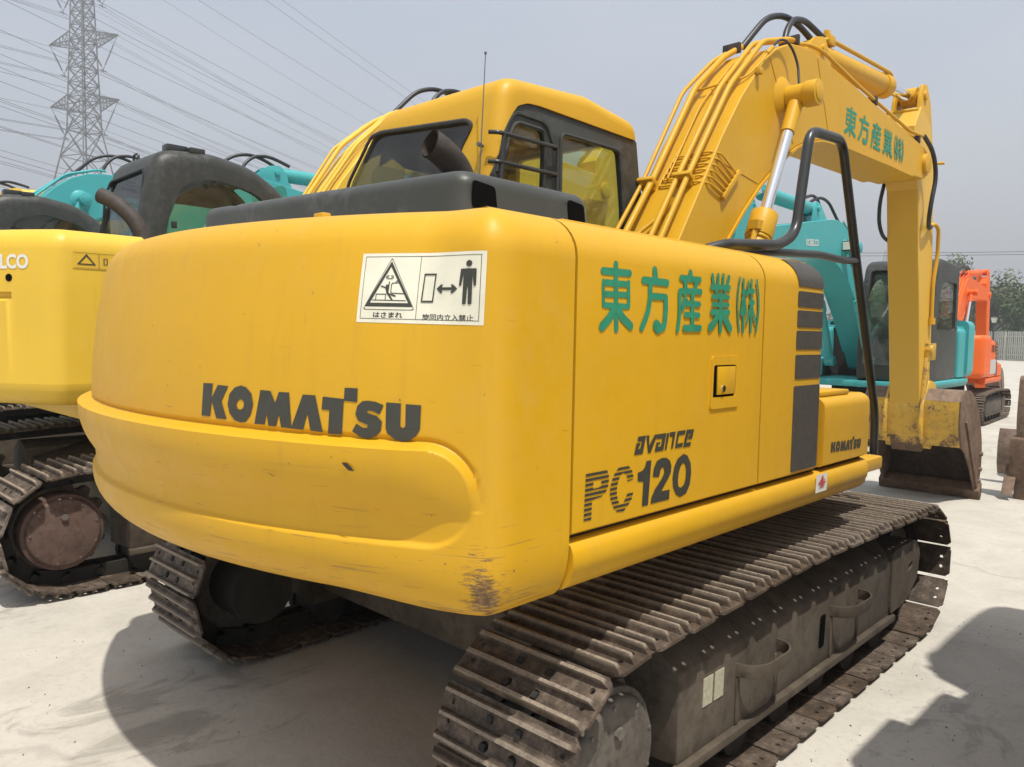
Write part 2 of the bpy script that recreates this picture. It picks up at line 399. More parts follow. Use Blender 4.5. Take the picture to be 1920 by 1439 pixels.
KANJI = [(0.0097,[(-1.461,1.714),(-1.343,1.715)]),(0.0094,[(-1.406,1.735),(-1.397,1.564)]),(0.0064,[(-1.458,1.688),(-1.455,1.625)]),(0.0069,[(-1.347,1.691),(-1.344,1.625)]),(0.0084,[(-1.448,1.685),(-1.356,1.685)]),(0.0079,[(-1.451,1.655),(-1.351,1.657)]),(0.0077,[(-1.446,1.626),(-1.353,1.626)]),(0.0127,[(-1.407,1.62),(-1.429,1.593),(-1.46,1.57)]),(0.0121,[(-1.393,1.618),(-1.37,1.595),(-1.333,1.574)]),(0.0104,[(-1.278,1.701),(-1.16,1.7)]),(0.0115,[(-1.225,1.732),(-1.219,1.708)]),(0.0103,[(-1.245,1.694),(-1.244,1.655),(-1.252,1.618),(-1.266,1.593),(-1.281,1.57)]),(0.0095,[(-1.23,1.659),(-1.176,1.66)]),(0.0109,[(-1.166,1.658),(-1.164,1.626),(-1.167,1.59),(-1.172,1.575),(-1.192,1.569),(-1.213,1.574)]),(0.017,[(-1.199,1.571),(-1.21,1.578)]),(0.0094,[(-1.088,1.719),(-0.983,1.719)]),(0.01,[(-1.038,1.738),(-1.036,1.725)]),(0.0098,[(-1.068,1.712),(-1.06,1.689)]),(0.0101,[(-1.004,1.713),(-1.01,1.689)]),(0.0092,[(-1.086,1.681),(-0.976,1.684)]),(0.0086,[(-1.094,1.68),(-1.091,1.618),(-1.095,1.586),(-1.1,1.566)]),(0.0078,[(-1.064,1.673),(-1.074,1.639)]),(0.0101,[(-1.024,1.675),(-1.019,1.583)]),(0.0087,[(-1.052,1.646),(-0.982,1.646)]),(0.0087,[(-1.06,1.613),(-0.984,1.613)]),(0.0101,[(-1.063,1.573),(-0.974,1.574)]),(0.0069,[(-1.055,1.655),(-1.076,1.629)]),(0.0081,[(-0.911,1.737),(-0.901,1.711)]),(0.0077,[(-0.876,1.74),(-0.873,1.71)]),(0.0078,[(-0.844,1.742),(-0.845,1.712)]),(0.0085,[(-0.809,1.738),(-0.817,1.713)]),(0.0089,[(-0.914,1.702),(-0.803,1.705)]),(0.0082,[(-0.888,1.696),(-0.88,1.682)]),(0.0085,[(-0.827,1.697),(-0.833,1.684)]),(0.0078,[(-0.907,1.673),(-0.807,1.675)]),(0.0078,[(-0.902,1.649),(-0.808,1.65)]),(0.0095,[(-0.909,1.625),(-0.803,1.627)]),(0.01,[(-0.858,1.68),(-0.852,1.569)]),(0.013,[(-0.873,1.613),(-0.893,1.593),(-0.916,1.577)]),(0.0137,[(-0.834,1.614),(-0.812,1.595),(-0.791,1.576)]),(0.0048,[(-0.736,1.741),(-0.746,1.697),(-0.747,1.651),(-0.74,1.605),(-0.729,1.568)]),(0.0066,[(-0.713,1.736),(-0.709,1.67),(-0.704,1.568)]),(0.0087,[(-0.714,1.697),(-0.698,1.697)]),(0.0121,[(-0.71,1.676),(-0.713,1.647),(-0.718,1.629)]),(0.0085,[(-0.703,1.67),(-0.694,1.642),(-0.691,1.63)]),(0.0055,[(-0.68,1.73),(-0.684,1.7),(-0.691,1.685)]),(0.0068,[(-0.659,1.737),(-0.654,1.643),(-0.652,1.569)]),(0.0088,[(-0.672,1.701),(-0.643,1.702)]),(0.01,[(-0.663,1.664),(-0.642,1.665)]),(0.0068,[(-0.661,1.649),(-0.672,1.619),(-0.684,1.598)]),(0.0069,[(-0.649,1.649),(-0.638,1.626),(-0.622,1.602)]),(0.0057,[(-0.623,1.739),(-0.608,1.695),(-0.602,1.645),(-0.607,1.603),(-0.616,1.57)])]
PC_POLY = {'one':[[(-1.2384,1.1951),(-1.2136,1.1956),(-1.2246,1.0679),(-1.2541,1.068),(-1.2502,1.1384),(-1.2783,1.1419),(-1.2788,1.167),(-1.2573,1.1698),(-1.2449,1.1789)]],'two':[[(-1.2043,1.146),(-1.1999,1.1695),(-1.1857,1.1894),(-1.1612,1.1961),(-1.1357,1.1943),(-1.1166,1.1842),(-1.1077,1.1678),(-1.1094,1.1482),(-1.1225,1.1321),(-1.1579,1.0984),(-1.1138,1.0975),(-1.115,1.0689),(-1.2105,1.069),(-1.2087,1.0849),(-1.191,1.1082),(-1.1579,1.1343),(-1.1451,1.1502),(-1.1458,1.1634),(-1.1539,1.1686),(-1.1634,1.1654),(-1.1718,1.1425)]],'zero':[[(-1.0429,1.1966),(-1.0193,1.1886),(-1.0009,1.1651),(-0.9955,1.1325),(-1.0012,1.0989),(-1.0209,1.0741),(-1.054,1.0669),(-1.0772,1.0774),(-1.0948,1.102),(-1.0993,1.1315),(-1.0921,1.1617),(-1.0751,1.1843)],[(-1.0434,1.1697),(-1.0562,1.1621),(-1.0658,1.143),(-1.0701,1.119),(-1.0662,1.1005),(-1.0535,1.0944),(-1.0351,1.101),(-1.0258,1.1202),(-1.0253,1.1473),(-1.0313,1.1638)]],'P':[[(-1.5114,1.1955),(-1.4363,1.1965),(-1.4215,1.1908),(-1.4134,1.1779),(-1.4128,1.1619),(-1.4162,1.1423),(-1.4302,1.1283),(-1.4461,1.1225),(-1.4833,1.12),(-1.485,1.0674),(-1.5173,1.0684)],[(-1.4789,1.1692),(-1.4481,1.1712),(-1.445,1.16),(-1.4472,1.1494),(-1.4803,1.1489)]],'C':[[(-1.3467,1.1969),(-1.3258,1.1921),(-1.3078,1.1798),(-1.2966,1.1515),(-1.3272,1.1481),(-1.3314,1.164),(-1.3405,1.1733),(-1.3525,1.1747),(-1.3624,1.1678),(-1.3718,1.1507),(-1.3761,1.133),(-1.3743,1.1165),(-1.3661,1.097),(-1.3555,1.0894),(-1.3388,1.0972),(-1.3258,1.1159),(-1.2984,1.1153),(-1.3056,1.0965),(-1.3191,1.084),(-1.3409,1.0687),(-1.3614,1.0688),(-1.3785,1.0735),(-1.3925,1.0888),(-1.4033,1.1085),(-1.4075,1.1292),(-1.4049,1.1469),(-1.3958,1.1658),(-1.3832,1.1824),(-1.3669,1.1926)]]}
AVANCE = [[(-1.2819,1.2683),(-1.2439,1.2683),(-1.2578,1.2181),(-1.2997,1.2182),(-1.2892,1.2503),(-1.2702,1.2503),(-1.2752,1.2407),(-1.282,1.2341),(-1.2719,1.2331),(-1.2632,1.2542),(-1.2848,1.2551)],[(-1.2421,1.2681),(-1.2273,1.268),(-1.2269,1.2383),(-1.1993,1.2678),(-1.186,1.2667),(-1.2191,1.2164),(-1.2311,1.2176)],[(-1.1898,1.267),(-1.1397,1.2672),(-1.1538,1.2175),(-1.1986,1.2175),(-1.1905,1.2435),(-1.1695,1.2438),(-1.173,1.2376),(-1.1806,1.2373),(-1.183,1.231),(-1.1669,1.2306),(-1.1603,1.2527),(-1.191,1.2543)],[(-1.1369,1.2659),(-1.124,1.2664),(-1.137,1.218),(-1.146,1.2178)],[(-1.1213,1.2679),(-1.0901,1.2676),(-1.1033,1.2181),(-1.1133,1.2179),(-1.1054,1.2546),(-1.1213,1.2548)],[(-1.0799,1.2679),(-1.0346,1.2677),(-1.0393,1.2557),(-1.071,1.255),(-1.079,1.2302),(-1.0478,1.2307),(-1.0512,1.2187),(-1.0913,1.218)],[(-1.0283,1.2683),(-0.9866,1.2667),(-0.9969,1.2386),(-1.0223,1.2386),(-1.0167,1.2494),(-1.0039,1.2495),(-1.0021,1.2538),(-1.0182,1.254),(-1.0293,1.2291),(-1.0027,1.2289),(-1.0062,1.2168),(-1.047,1.2167)]]
KOMATSU = {'K':[[(0.4043,1.402),(0.4441,1.403),(0.4399,1.36),(0.4419,1.366),(0.4645,1.4),(0.5055,1.399),(0.4809,1.358),(0.5023,1.312),(0.4613,1.312),(0.4419,1.357),(0.4358,1.315),(0.3992,1.315)]],'O':[[(0.554,1.403),(0.5724,1.399),(0.592,1.384),(0.5993,1.357),(0.5911,1.33),(0.5736,1.311),(0.5559,1.307),(0.5333,1.312),(0.5137,1.329),(0.5055,1.352),(0.5115,1.379),(0.5312,1.397)],[(0.5528,1.368),(0.5416,1.361),(0.5384,1.352),(0.5435,1.342),(0.554,1.34),(0.5641,1.345),(0.5673,1.356),(0.5641,1.364)]],'M':[[(0.6233,1.395),(0.6569,1.394),(0.6736,1.365),(0.685,1.393),(0.7179,1.393),(0.7274,1.309),(0.7603,1.39),(0.7976,1.39),(0.8224,1.301),(0.7856,1.303),(0.7761,1.345),(0.7635,1.303),(0.6945,1.305),(0.6872,1.338),(0.6778,1.306),(0.6528,1.306),(0.6464,1.337),(0.6401,1.308),(0.6047,1.308)]],'T':[[(0.8201,1.388),(0.8807,1.385),(0.8816,1.412),(0.9178,1.412),(0.9174,1.379),(0.8807,1.381),(0.8771,1.299),(0.8372,1.299),(0.8404,1.356),(0.8179,1.357)]],'S':[[(0.9461,1.384),(0.9671,1.382),(0.9881,1.375),(0.9783,1.353),(0.9595,1.36),(0.9452,1.361),(0.9452,1.355),(0.9707,1.349),(0.985,1.336),(0.9827,1.315),(0.9707,1.301),(0.9483,1.294),(0.9264,1.297),(0.9054,1.309),(0.9165,1.328),(0.934,1.319),(0.9461,1.319),(0.9474,1.326),(0.9219,1.335),(0.9134,1.351),(0.9188,1.371),(0.9317,1.382)]],'U':[[(0.9948,1.382),(1.0328,1.381),(1.0328,1.327),(1.0395,1.323),(1.0454,1.328),(1.0454,1.38),(1.0838,1.379),(1.0825,1.323),(1.0727,1.307),(1.0574,1.296),(1.0395,1.292),(1.0181,1.297),(1.0002,1.308),(0.9948,1.322)]]}
CHIPS = [[(0.9058,1.24),(0.9188,1.241),(0.9286,1.233),(0.9385,1.222),(0.9232,1.223),(0.9089,1.235)],[(0.6882,1.2),(0.7103,1.188),(0.6989,1.19)],[(0.8762,1.253),(0.8784,1.254),(0.8775,1.248)]]
# ------------------------------------------------------------------ excavator pieces (local frame: +Y forward, +X right, metres)
PITCH = .1757
def side_fn(X=1.2, sgn=1): return lambda u, v, d: (X+sgn*d, u, v)
def smooth01(t): t = max(0., min(1., t)); return t*t*(3-2*t)

def loft(outline, profile, name, mat, parent, off=None, caps=True, **k):
    # outline: [(x,y,nx,ny)], profile: [(inset,z)]; off(s,z)-> extra outward offset
    m = MB(); ns, nz = len(outline), len(profile); s = 0; vs = []; px = py = None
    for (x, y, nx, ny) in outline:
        if px is not None: s += hypot(x-px, y-py)
        px, py = x, y
        for (ins, z) in profile:
            o = -ins+(off(s, z, x, y) if off else 0)
            vs.append((x+nx*o, y+ny*o, z))
    fs = [(i*nz+j, (i+1)*nz+j, (i+1)*nz+j+1, i*nz+j+1) for i in range(ns-1) for j in range(nz-1)]
    if caps: fs += [tuple(range(nz)), tuple(range((ns-1)*nz, ns*nz))[::-1]]
    m.add(vs, fs)
    return m.build(name, mat, parent, **k)
def outline(pts, r=0, seg=8, sub=0):
    # pts 2D open polyline (outside on the left of travel when n=+1) -> rounded with normals
    P = [Vector((x, y, 0)) for x, y in pts]
    if r: P = fillet(P, r, seg)
    Q = []
    for a, b in zip(P, P[1:]):
        n = max(1, int((b-a).length/sub)) if sub else 1
        Q += [a.lerp(b, i/n) for i in range(n)]
    Q.append(P[-1]); out = []
    for i, p in enumerate(Q):
        if i == 0: d = Q[1]-Q[0]
        elif i == len(Q)-1: d = Q[-1]-Q[-2]
        else: d = (Q[i]-Q[i-1]).normalized()+(Q[i+1]-Q[i]).normalized()
        d.normalize(); out.append((p.x, p.y, d.y, -d.x))
    return out
def arc(inset0, z0, inset1, z1, top, n=7):
    # quarter ellipse from (inset0,z0) to (inset1,z1)
    r = []
    for i in range(n+1):
        a = pi/2*i/n
        if top: r.append((inset0+(inset1-inset0)*sin(a), z1+(z0-z1)*cos(a)))      # flat then vertical
        else: r.append((inset0+(inset1-inset0)*(1-cos(a)), z0+(z1-z0)*sin(a)))     # vertical then flat
    return r

def counterweight_main(root):
    R = 2.19; a1 = math.asin(1.0/2.19)
    pts = [(-1.2, -1.498), (-1.2, -1.60)]
    cx_, cy_, rr = None, None, None
    # blend from the arc end to the side with an elliptical corner
    def corner(sg):
        ex, ey = 1.15, -sqrt(R*R-1.15**2); tx, ty = cos(math.asin(1.15/R)), sin(math.asin(1.15/R))
        q = []
        for i in range(15):
            t = i/14
            b0 = Vector((ex, ey)); b3 = Vector((1.2, -1.755)); b1 = b0+Vector((tx, ty))*.045; b2 = b3+Vector((0, -1))*.055
            p = b0*(1-t)**3+b1*3*t*(1-t)**2+b2*3*t*t*(1-t)+b3*t**3
            q.append((sg*p.x, p.y))
        return q
    a2 = math.asin(1.15/R)
    arcp = [(R*sin(a), -R*cos(a)) for a in [-a2+.16*a2*i/60 for i in range(1, 60)]+[-.84*a2+1.68*a2*i/100 for i in range(101)]+[.84*a2+.16*a2*i/60 for i in range(1, 60)]]
    pl = [(-1.2, -1.572), (-1.2, -1.65)]+corner(-1)[::-1]+arcp+corner(1)+[(1.2, -1.65), (1.2, -1.572)]
    ol = outline(pl)
    zs = [1.745-.012*i for i in range(36)]                         # 1.745..1.325
    zs += [1.320-.0035*i for i in range(84)]                       # ..1.03
    lean = lambda z: .055*max(0, (min(z, 1.75)-1.30)/.45)**1.9
    prof = [(.42, 1.850), (.30, 1.850), (.20, 1.850)]+arc(.13, 1.850, 0, 1.738, True, 10)+[(0, z) for z in zs if z < 1.735]+arc(0, 1.025, .17, .872, False, 12)+[(.19, .869)]
    def off(s, z, x, y):
        w = smooth01((1.185-abs(x))/.16); w2 = smooth01((1.14-abs(x))/.4)
        side = 0
        if z < 1.0245: side = (1-w2)*.60*.17*(1-cos(math.asin(min(1, (1.025-z)/.153))))
        return roll(s, z, x, y)*(1 if x < .9 else 1)-lean(z)*w+side
    def roll(s, z, x, y):
        a = atan2(x, -y)*R                        # arc coordinate
        s_end = 1.222; zc, H = 1.166, .126
        u = a
        # signed distance inside a capsule
        cu = min(u, s_end-H); din = H-hypot(u-cu, z-zc)
        if din < -.02: return 0
        t = (zc+H-z)/(2*H)
        groove = -.006*math.exp(-((din+.004)/.005)**2) if z > zc-.03 else 0
        if din <= 0: return groove
        e = smooth01(din/.014)
        tt = max(0., min(1., t))
        # full roll at the top that falls back into a scoop above the lower lip
        f = .046*cos(pi*.5*min(1, max(0, tt-.10)/.62)) - .013*smooth01((tt-.45)/.5)
        if u > s_end-.20: f *= .45+.55*smooth01((s_end-u)/.20)
        return f*e+groove
    o = loft(ol, prof, 'counterweight', 'yellow_paint_counterweight', root, off=off, smooth=40)
    fnA = lambda u, v, d: ((R+d)*sin(u/R), -(R+d)*cos(u/R), v)
    def fnB(u, v, d):                                   # over the corner too: nearest outline point by arc coordinate
        best = min(range(len(ol)), key=lambda i: abs(atan2(ol[i][0], -ol[i][1])*R-u))
        i = best; j = min(len(ol)-1, i+1) if atan2(ol[i][0], -ol[i][1])*R <= u else i-1
        ai, aj = (atan2(ol[q][0], -ol[q][1])*R for q in (i, j)); w = 0 if abs(aj-ai) < 1e-9 else (u-ai)/(aj-ai)
        x, y, nx, ny = (ol[i][q]*(1-w)+ol[j][q]*w for q in range(4)); d -= lean(v)*smooth01((1.185-abs(x))/.16)
        return (x+nx*d, y+ny*d, v)
    return o, fnA, fnB

def excavator(name, label, loc, yaw=0, scale=1.0, body='yellow_paint', cab='yellow', main=False, group=None, boom=True, brand=None, cabpaint=None, tracks='track_steel', seed=0, right_detail=True, lower=0.0):
    rnd = random.Random(seed)
    root = put(name, None, None, loc, (0, 0, yaw), label, 'excavator', group); root.scale = (scale,)*3; root.empty_display_size = .3
    # ---------------- tracks
    for sg in (1, -1): track(root, sg, main, tracks)
    # centre frame and slew ring
    m = MB(); m.box(-.62, .62, -.55, .55, .30, .62); m.prism([(-.55, .30), (-.55, .56), (-.95, .46), (-.95, .24)], -.9, .9, 'X'); m.prism([(.55, .30), (.55, .56), (.95, .46), (.95, .24)], -.9, .9, 'X')
    m.build('undercarriage_frame', 'frame_steel', root, bevel=.015)
    m = MB().cyl((0, 0, .60), (0, 0, .78), .56, n=40).cyl((0, 0, .78), (0, 0, .90), .50, n=40); m.build('slew_ring', 'engine_dark', root, smooth=30)
    # ---------------- revolving frame, inner body
    zt = 1.847
    m = MB(); m.box(-1.12, 1.15, -1.64 if main else -1.28, .50, .905, 1.016); m.box(-.45, .45, .4, 1.05, .905, 1.0); m.box(-1.15, -.2, .5, 1.1, .905, 1.0); m.box(.45, 1.1, .45, 1.0, .905, .97)
    m.build('platform', body, root, bevel=.01)
    m = MB(); m.box(-1.10, 1.165, -1.56 if main else -1.2, -.06, 1.02, 1.80); m.box(.46, 1.165, -.07, .50, 1.02, 1.26); m.build('engine_bay', 'engine_dark', root, smooth=0)
    m = MB(); m.prism([(-1.16, -1.53 if main else -1.1), (1.12, -1.53 if main else -1.1), (1.12, -.04), (.46, -.04), (.46, -.62), (-1.16, -.62)], 1.80, zt, 'Z')
    m.build('deck', body, root, bevel=.006)
    # counterweight
    if main:
        cwo, fnA, fnB = counterweight_main(root)
    else:
        R = 1.95 if not brand == 'small' else 2.1
        a2 = math.asin(1.19/R); pl = [(-1.24, -1.05), (-1.24, -R*cos(a2)+.06)]+[(R*sin(a), -R*cos(a)) for a in [-a2+2*a2*i/26 for i in range(27)]]+[(1.24, -R*cos(a2)+.06), (1.24, -1.05)]
        ol = outline(pl, .05, 4)
        prof = [(.6, 1.95), (.3, 1.95)]+arc(.10, 1.95, 0, 1.84, True, 6)+[(0, 1.62), (0, 1.617), (.028, 1.612), (.028, 1.595), (0, 1.570), (0, 1.14)]+arc(0, 1.14, .12, 1.02, False, 6)+[(.5, 1.02)]
        prof2 = []
        def off(s, z, x, y): return 0 if abs(x) < 1.02 else (.028 if 1.59 < z < 1.613 else 0)
        cwo = loft(ol, prof, 'counterweight', body, root, off=off, smooth=40)
        fnA = lambda u, v, d: ((R+d)*sin(u/R), -(R+d)*cos(u/R), v)
        m = MB().box(-.95, .95, -1.4, -1.0, 1.05, 1.93); m.build('counterweight_core', 'engine_dark', root, smooth=0)
    # ---------------- right side panels
    topf = [(.22, 1.850)]+arc(.13, 1.850, 0, 1.738, True, 8)
    prof = topf+[(0, 1.5), (0, 1.3), (0, 1.044), (.012, 1.036), (.05, 1.034)]
    yd = -1.562 if main else -1.06
    loft(outline([(1.2, yd), (1.2, -.556)]), prof, 'side_door', body, root, smooth=40)
    loft(outline([(1.2, -.546), (1.2, .0), (.55, .0)], .085, 8), prof, 'side_panel', body, root, smooth=40)
    tb = [(.30, 1.315)]+arc(.05, 1.315, 0, 1.27, True, 5)+[(0, 1.2), (0, 1.044), (.012, 1.036), (.05, 1.034)]
    loft(outline([(1.2, .004), (1.2, .545), (.5, .545)], .07, 7), tb, 'tool_box', body, root, smooth=40)
    m = MB().box(.80, 1.17, .03, .33, 1.314, 1.335); m.build('tool_box_lid', body, root, bevel=.006)
    sk = [(.10, 1.019), (.02, 1.019)]+[(.012, 1.016), (.002, 1.008), (-.006, .99), (-.008, .965), (-.004, .94)]+arc(0, .935, .06, .885, False, 6)+[(.14, .885)]
    loft(outline([(1.2, -1.562 if main else -1.30), (1.2, .552), (.9, .552)], .085, 8), sk, 'side_skirt', body, root, smooth=40)
    # left side, simple but complete
    loft(outline([(-.9, -.62), (-1.2, -.62), (-1.2, -1.488 if main else -1.06)], .05, 4), prof, 'left_panel', body, root, smooth=40)
    loft(outline([(-.9, 1.1), (-1.2, 1.1), (-1.2, -1.488 if main else -1.30)], .05, 4), sk, 'left_skirt', body, root, smooth=40)
    # vents
    V = [[(-.30, 1.770), (-.058, 1.778), (-.058, 1.745), (-.30, 1.743)]]
    fs = side_fn()
    for z0, z1 in ((1.742, 1.790),): pass
    vents = [(-.285, -.060, 1.665, 1.722), (-.285, -.060, 1.590, 1.652), (-.287, -.060, 1.508, 1.577), (-.288, -.062, 1.398, 1.487), (-.292, -.064, 1.052, 1.372)]
    for i, (y0, y1, z0, z1) in enumerate(vents):
        if y0 > y1: continue
        m = MB(); sl_ = .004
        P = round2([(y0, z0), (y1, z0), (y1, z1), (y0, z1)], .008, 2)
        pm = plate([P], side_fn(1.2030), .004); m.add(pm.v, pm.f)
        m.build('vent_panel', 'vent_grey', root, smooth=0)
    m = MB(); A = [(.13-.13*cos(pi/2*i/8), 1.738+.112*sin(pi/2*i/8)) for i in range(8)]       # over the shoulder
    vs = [(1.2-(ins)+.003, y, z+.002) for ins, z in A[:7] for y in (-.285, -.060)]
    m.add(vs, [(2*i, 2*i+1, 2*i+3, 2*i+2) for i in range(6)]); m.build('vent_panel', 'vent_grey', root, smooth=50)
    if right_detail:
        # door handle: pressed surround, recess, key cylinder
        m = MB(); pm = plate([round2([(-.90, 1.322), (-.72, 1.322), (-.715, 1.488), (-.895, 1.488)], .012, 3), round2([(-.888, 1.358), (-.745, 1.358), (-.742, 1.460), (-.885, 1.460)], .008, 3)], side_fn(1.2055), .0055)
        h = m.add(pm.v, pm.f).build('handle_surround', body, root, smooth=0)
        m = MB().box(1.20, 1.2015, -.888, -.742, 1.358, 1.462); m.build('handle_recess', 'black_void', h, smooth=0)
        m = MB().box(1.2015, 1.208, -.862, -.75, 1.366, 1.455); p = m.build('handle_flap', body, h, bevel=.002)
        m = MB().cyl((1.205, -.832, 1.385), (1.2135, -.832, 1.385), .011, n=14); m.build('key_cylinder', 'chrome', h)
        # boss marks under the door on the skirt: little white maker's sticker
    # ---------------- hood, exhaust, cap
    if main:
        hp = [(.6, 2.04)]
        ol = outline([(-1.02, -.70), (-1.25, -1.41), (.62, -1.43), (.62, -.76), (-1.02, -.70)], .10, 6)
        prf = [(.30, 2.062), (.16, 2.062)]+arc(.055, 2.062, 0, 2.01, True, 6)+[(-.010, 1.935), (-.014, 1.918), (.004, 1.900), (.024, 1.892), (.024, 1.882), (.0, 1.878), (-.004, 1.845)]
        hood = loft(ol, prf, 'hood', 'dark_plastic', root, caps=False, smooth=45)
        for v in hood.data.vertices: v.co.z += max(0, (.64-v.co.x))*.030 if v.co.z > 1.99 else 0
        m = MB().box(-.86, .46, -1.24, -.86, 2.0, 2.055); m.build('hood_top', 'dark_plastic', root, bevel=.01)
        for y0, y1 in ((-1.385, -1.275), (-.92, -.82)):
            P = round2([(y0, 1.945), (y1, 1.935), (y1-.012, 2.018), (y0+.0, 2.028)], .012, 2)
            m = plate([P], lambda u, v, d: (.628+(1.93-v)*.02+d, u, v), .004); m.build('hood_slot', 'black_void', root, smooth=0)
        m = MB().box(.375, .425, -1.80, -1.77, 1.861, 1.895); m.build('lifting_lug', body, root, bevel=.004)
        E = [(.20, -1.03, 2.03), (.20, -1.035, 2.11), (.205, -1.08, 2.175), (.205, -1.17, 2.225), (.20, -1.205, 2.236)]
    else:
        ol = outline([(-1.05, -.60), (-1.05, -1.32), (.40, -1.32), (.40, -.60)], .12, 5)
        prf = [(.30, 2.0), (.2, 2.0)]+arc(.08, 2.0, 0, 1.95, True, 5)+[(0, 1.86)]
        loft(ol, prf, 'hood', 'dark_plastic', root, caps=False, smooth=45)
        m = MB().box(-.85, .2, -1.14, -.6, 1.9, 1.995); m.build('hood_top', 'dark_plastic', root, smooth=0)
        E = [(.55, -.80, 1.85), (.55, -.80, 2.00), (.50, -.84, 2.13), (.40, -.92, 2.24), (.32, -.98, 2.28)]
    P = fillet([Vector(e) for e in E], .08, 5)
    m = MB().tube(P, .054 if main else .050, 18, cap=False); m2 = MB().tube(P, .049 if main else .045, 18, cap=False); m.add(m2.v, [f[::-1] for f in m2.f])
    ex = m.build('exhaust_pipe', 'exhaust_metal', root, smooth=50)
    e1, e0 = P[-1], P[-2]; d = (e1-e0).normalized()
    MB().cyl(e1-d*.05, e1-d*.045, .0495 if main else .0455, n=18).build('pipe_throat', 'black_void', ex, smooth=0)
    # ---------------- cab
    make_cab(root, cab, cabpaint or body, main)
    # ---------------- work equipment
    if boom:
        before = set(root.children); work_gear(root, body, main, brand)
        if lower:
            T = Matrix.Translation((0, .1, 1.3)) @ Matrix.Rotation(-radians(lower), 4, 'X') @ Matrix.Translation((0, -.1, -1.3))
            for c in set(root.children)-before: c.matrix_basis = T @ c.matrix_basis
    # ---------------- handrail
    if main:
        X = 1.0
        m = MB().tube([(X-.04, -.53, 1.865), (X, -.46, 1.888), (X, -.03, 1.925), (X, .115, 1.985), (X, .215, 2.43), (X, .565, 2.455), (X, .79, 1.95), (X, 1.15, 1.17), (X, 1.16, .95)], .0215, 12, fil=.07, fseg=6)
        m.box(X-.07, X-.01, -.56, -.49, 1.855, 1.868)
        m.build('handrail', 'rail_paint', root, smooth=50)
        m = MB().tube([(X-.06, -.30, 1.865), (X-.06, -.22, 1.885), (X-.03, .0, 1.90), (X-.02, .42, 1.925), (X-.0, .62, 1.915), (X, .80, 1.925)], .017, 10, fil=.06)
        m.build('handrail_brace', 'rail_paint', root, smooth=50)
    return root, (fnB if main else fnA)

_shoe = {}
def shoe_mesh(mat):
    if mat in _shoe: return _shoe[mat]
    m = MB(); w = .25; L = PITCH
    def ring(x, y, r=.0095, n=7): return [(x+r*cos(2*pi*i/n), y+r*sin(2*pi*i/n)) for i in range(n)][::-1]
    holes = [ring(sx*.205, y) for sx in (-1, 1) for y in (-.022, .030)]
    c = .020
    out = [(-w+c, -L/2+.006), (w-c, -L/2+.006), (w, -L/2+.006+c), (w, L/2-.006-c), (w-c, L/2-.006), (-w+c, L/2-.006), (-w, L/2-.006-c), (-w, -L/2+.006+c)]
    cut = [ring(sx*.052, -.040, .015, 9) for sx in (-1, 1)]
    pm = plate([out]+holes+cut, lambda u, v, d: (u, v, .010+d), .010); m.add(pm.v, pm.f)
    for y, h, bw in ((-.071, .034, .021), (-.006, .036, .021), (.060, .034, .021)):
        e = w-.004; e2 = w-.022
        vs = [(-e, y-bw/2, .0098), (e, y-bw/2, .0098), (e, y+bw/2, .0098), (-e, y+bw/2, .0098), (-e2, y-bw*.24, h), (e2, y-bw*.24, h), (e2, y+bw*.24, h), (-e2, y+bw*.24, h)]
        m.add(vs, [(4, 5, 6, 7), (0, 1, 5, 4), (1, 2, 6, 5), (2, 3, 7, 6), (3, 0, 4, 7)])
    me = m.mesh('shoe', mat, smooth=0)
    m.box(-w+.012, w-.012, L/2-.016, L/2+.012, -.0045, -.0005); me2 = m.mesh('shoe', mat, smooth=0)     # the lip that tucks under the next shoe
    _shoe[mat] = (me, me2); return _shoe[mat]
def track_path(main=True):
    r = .308; yr, yf, zr, zf = -1.325, 1.345, .347, .352
    P = []
    for i in range(25):                                 # rear half circle, bottom to top (seen from the right going clockwise)
        a = -pi/2-pi*i/24; P.append((yr+r*cos(a), zr+r*sin(a)))
    top = [(-1.0, .668), (-.6, .684), (-.2, .694), (.2, .690), (.6, .680), (1.0, .668)]
    P += top
    for i in range(25):
        a = pi/2-pi*i/24; P.append((yf+r*cos(a), zf+r*sin(a)))
    P += [(1.05, .037), (-1.1, .036)]
    return [Vector((0, y, z)) for y, z in P]
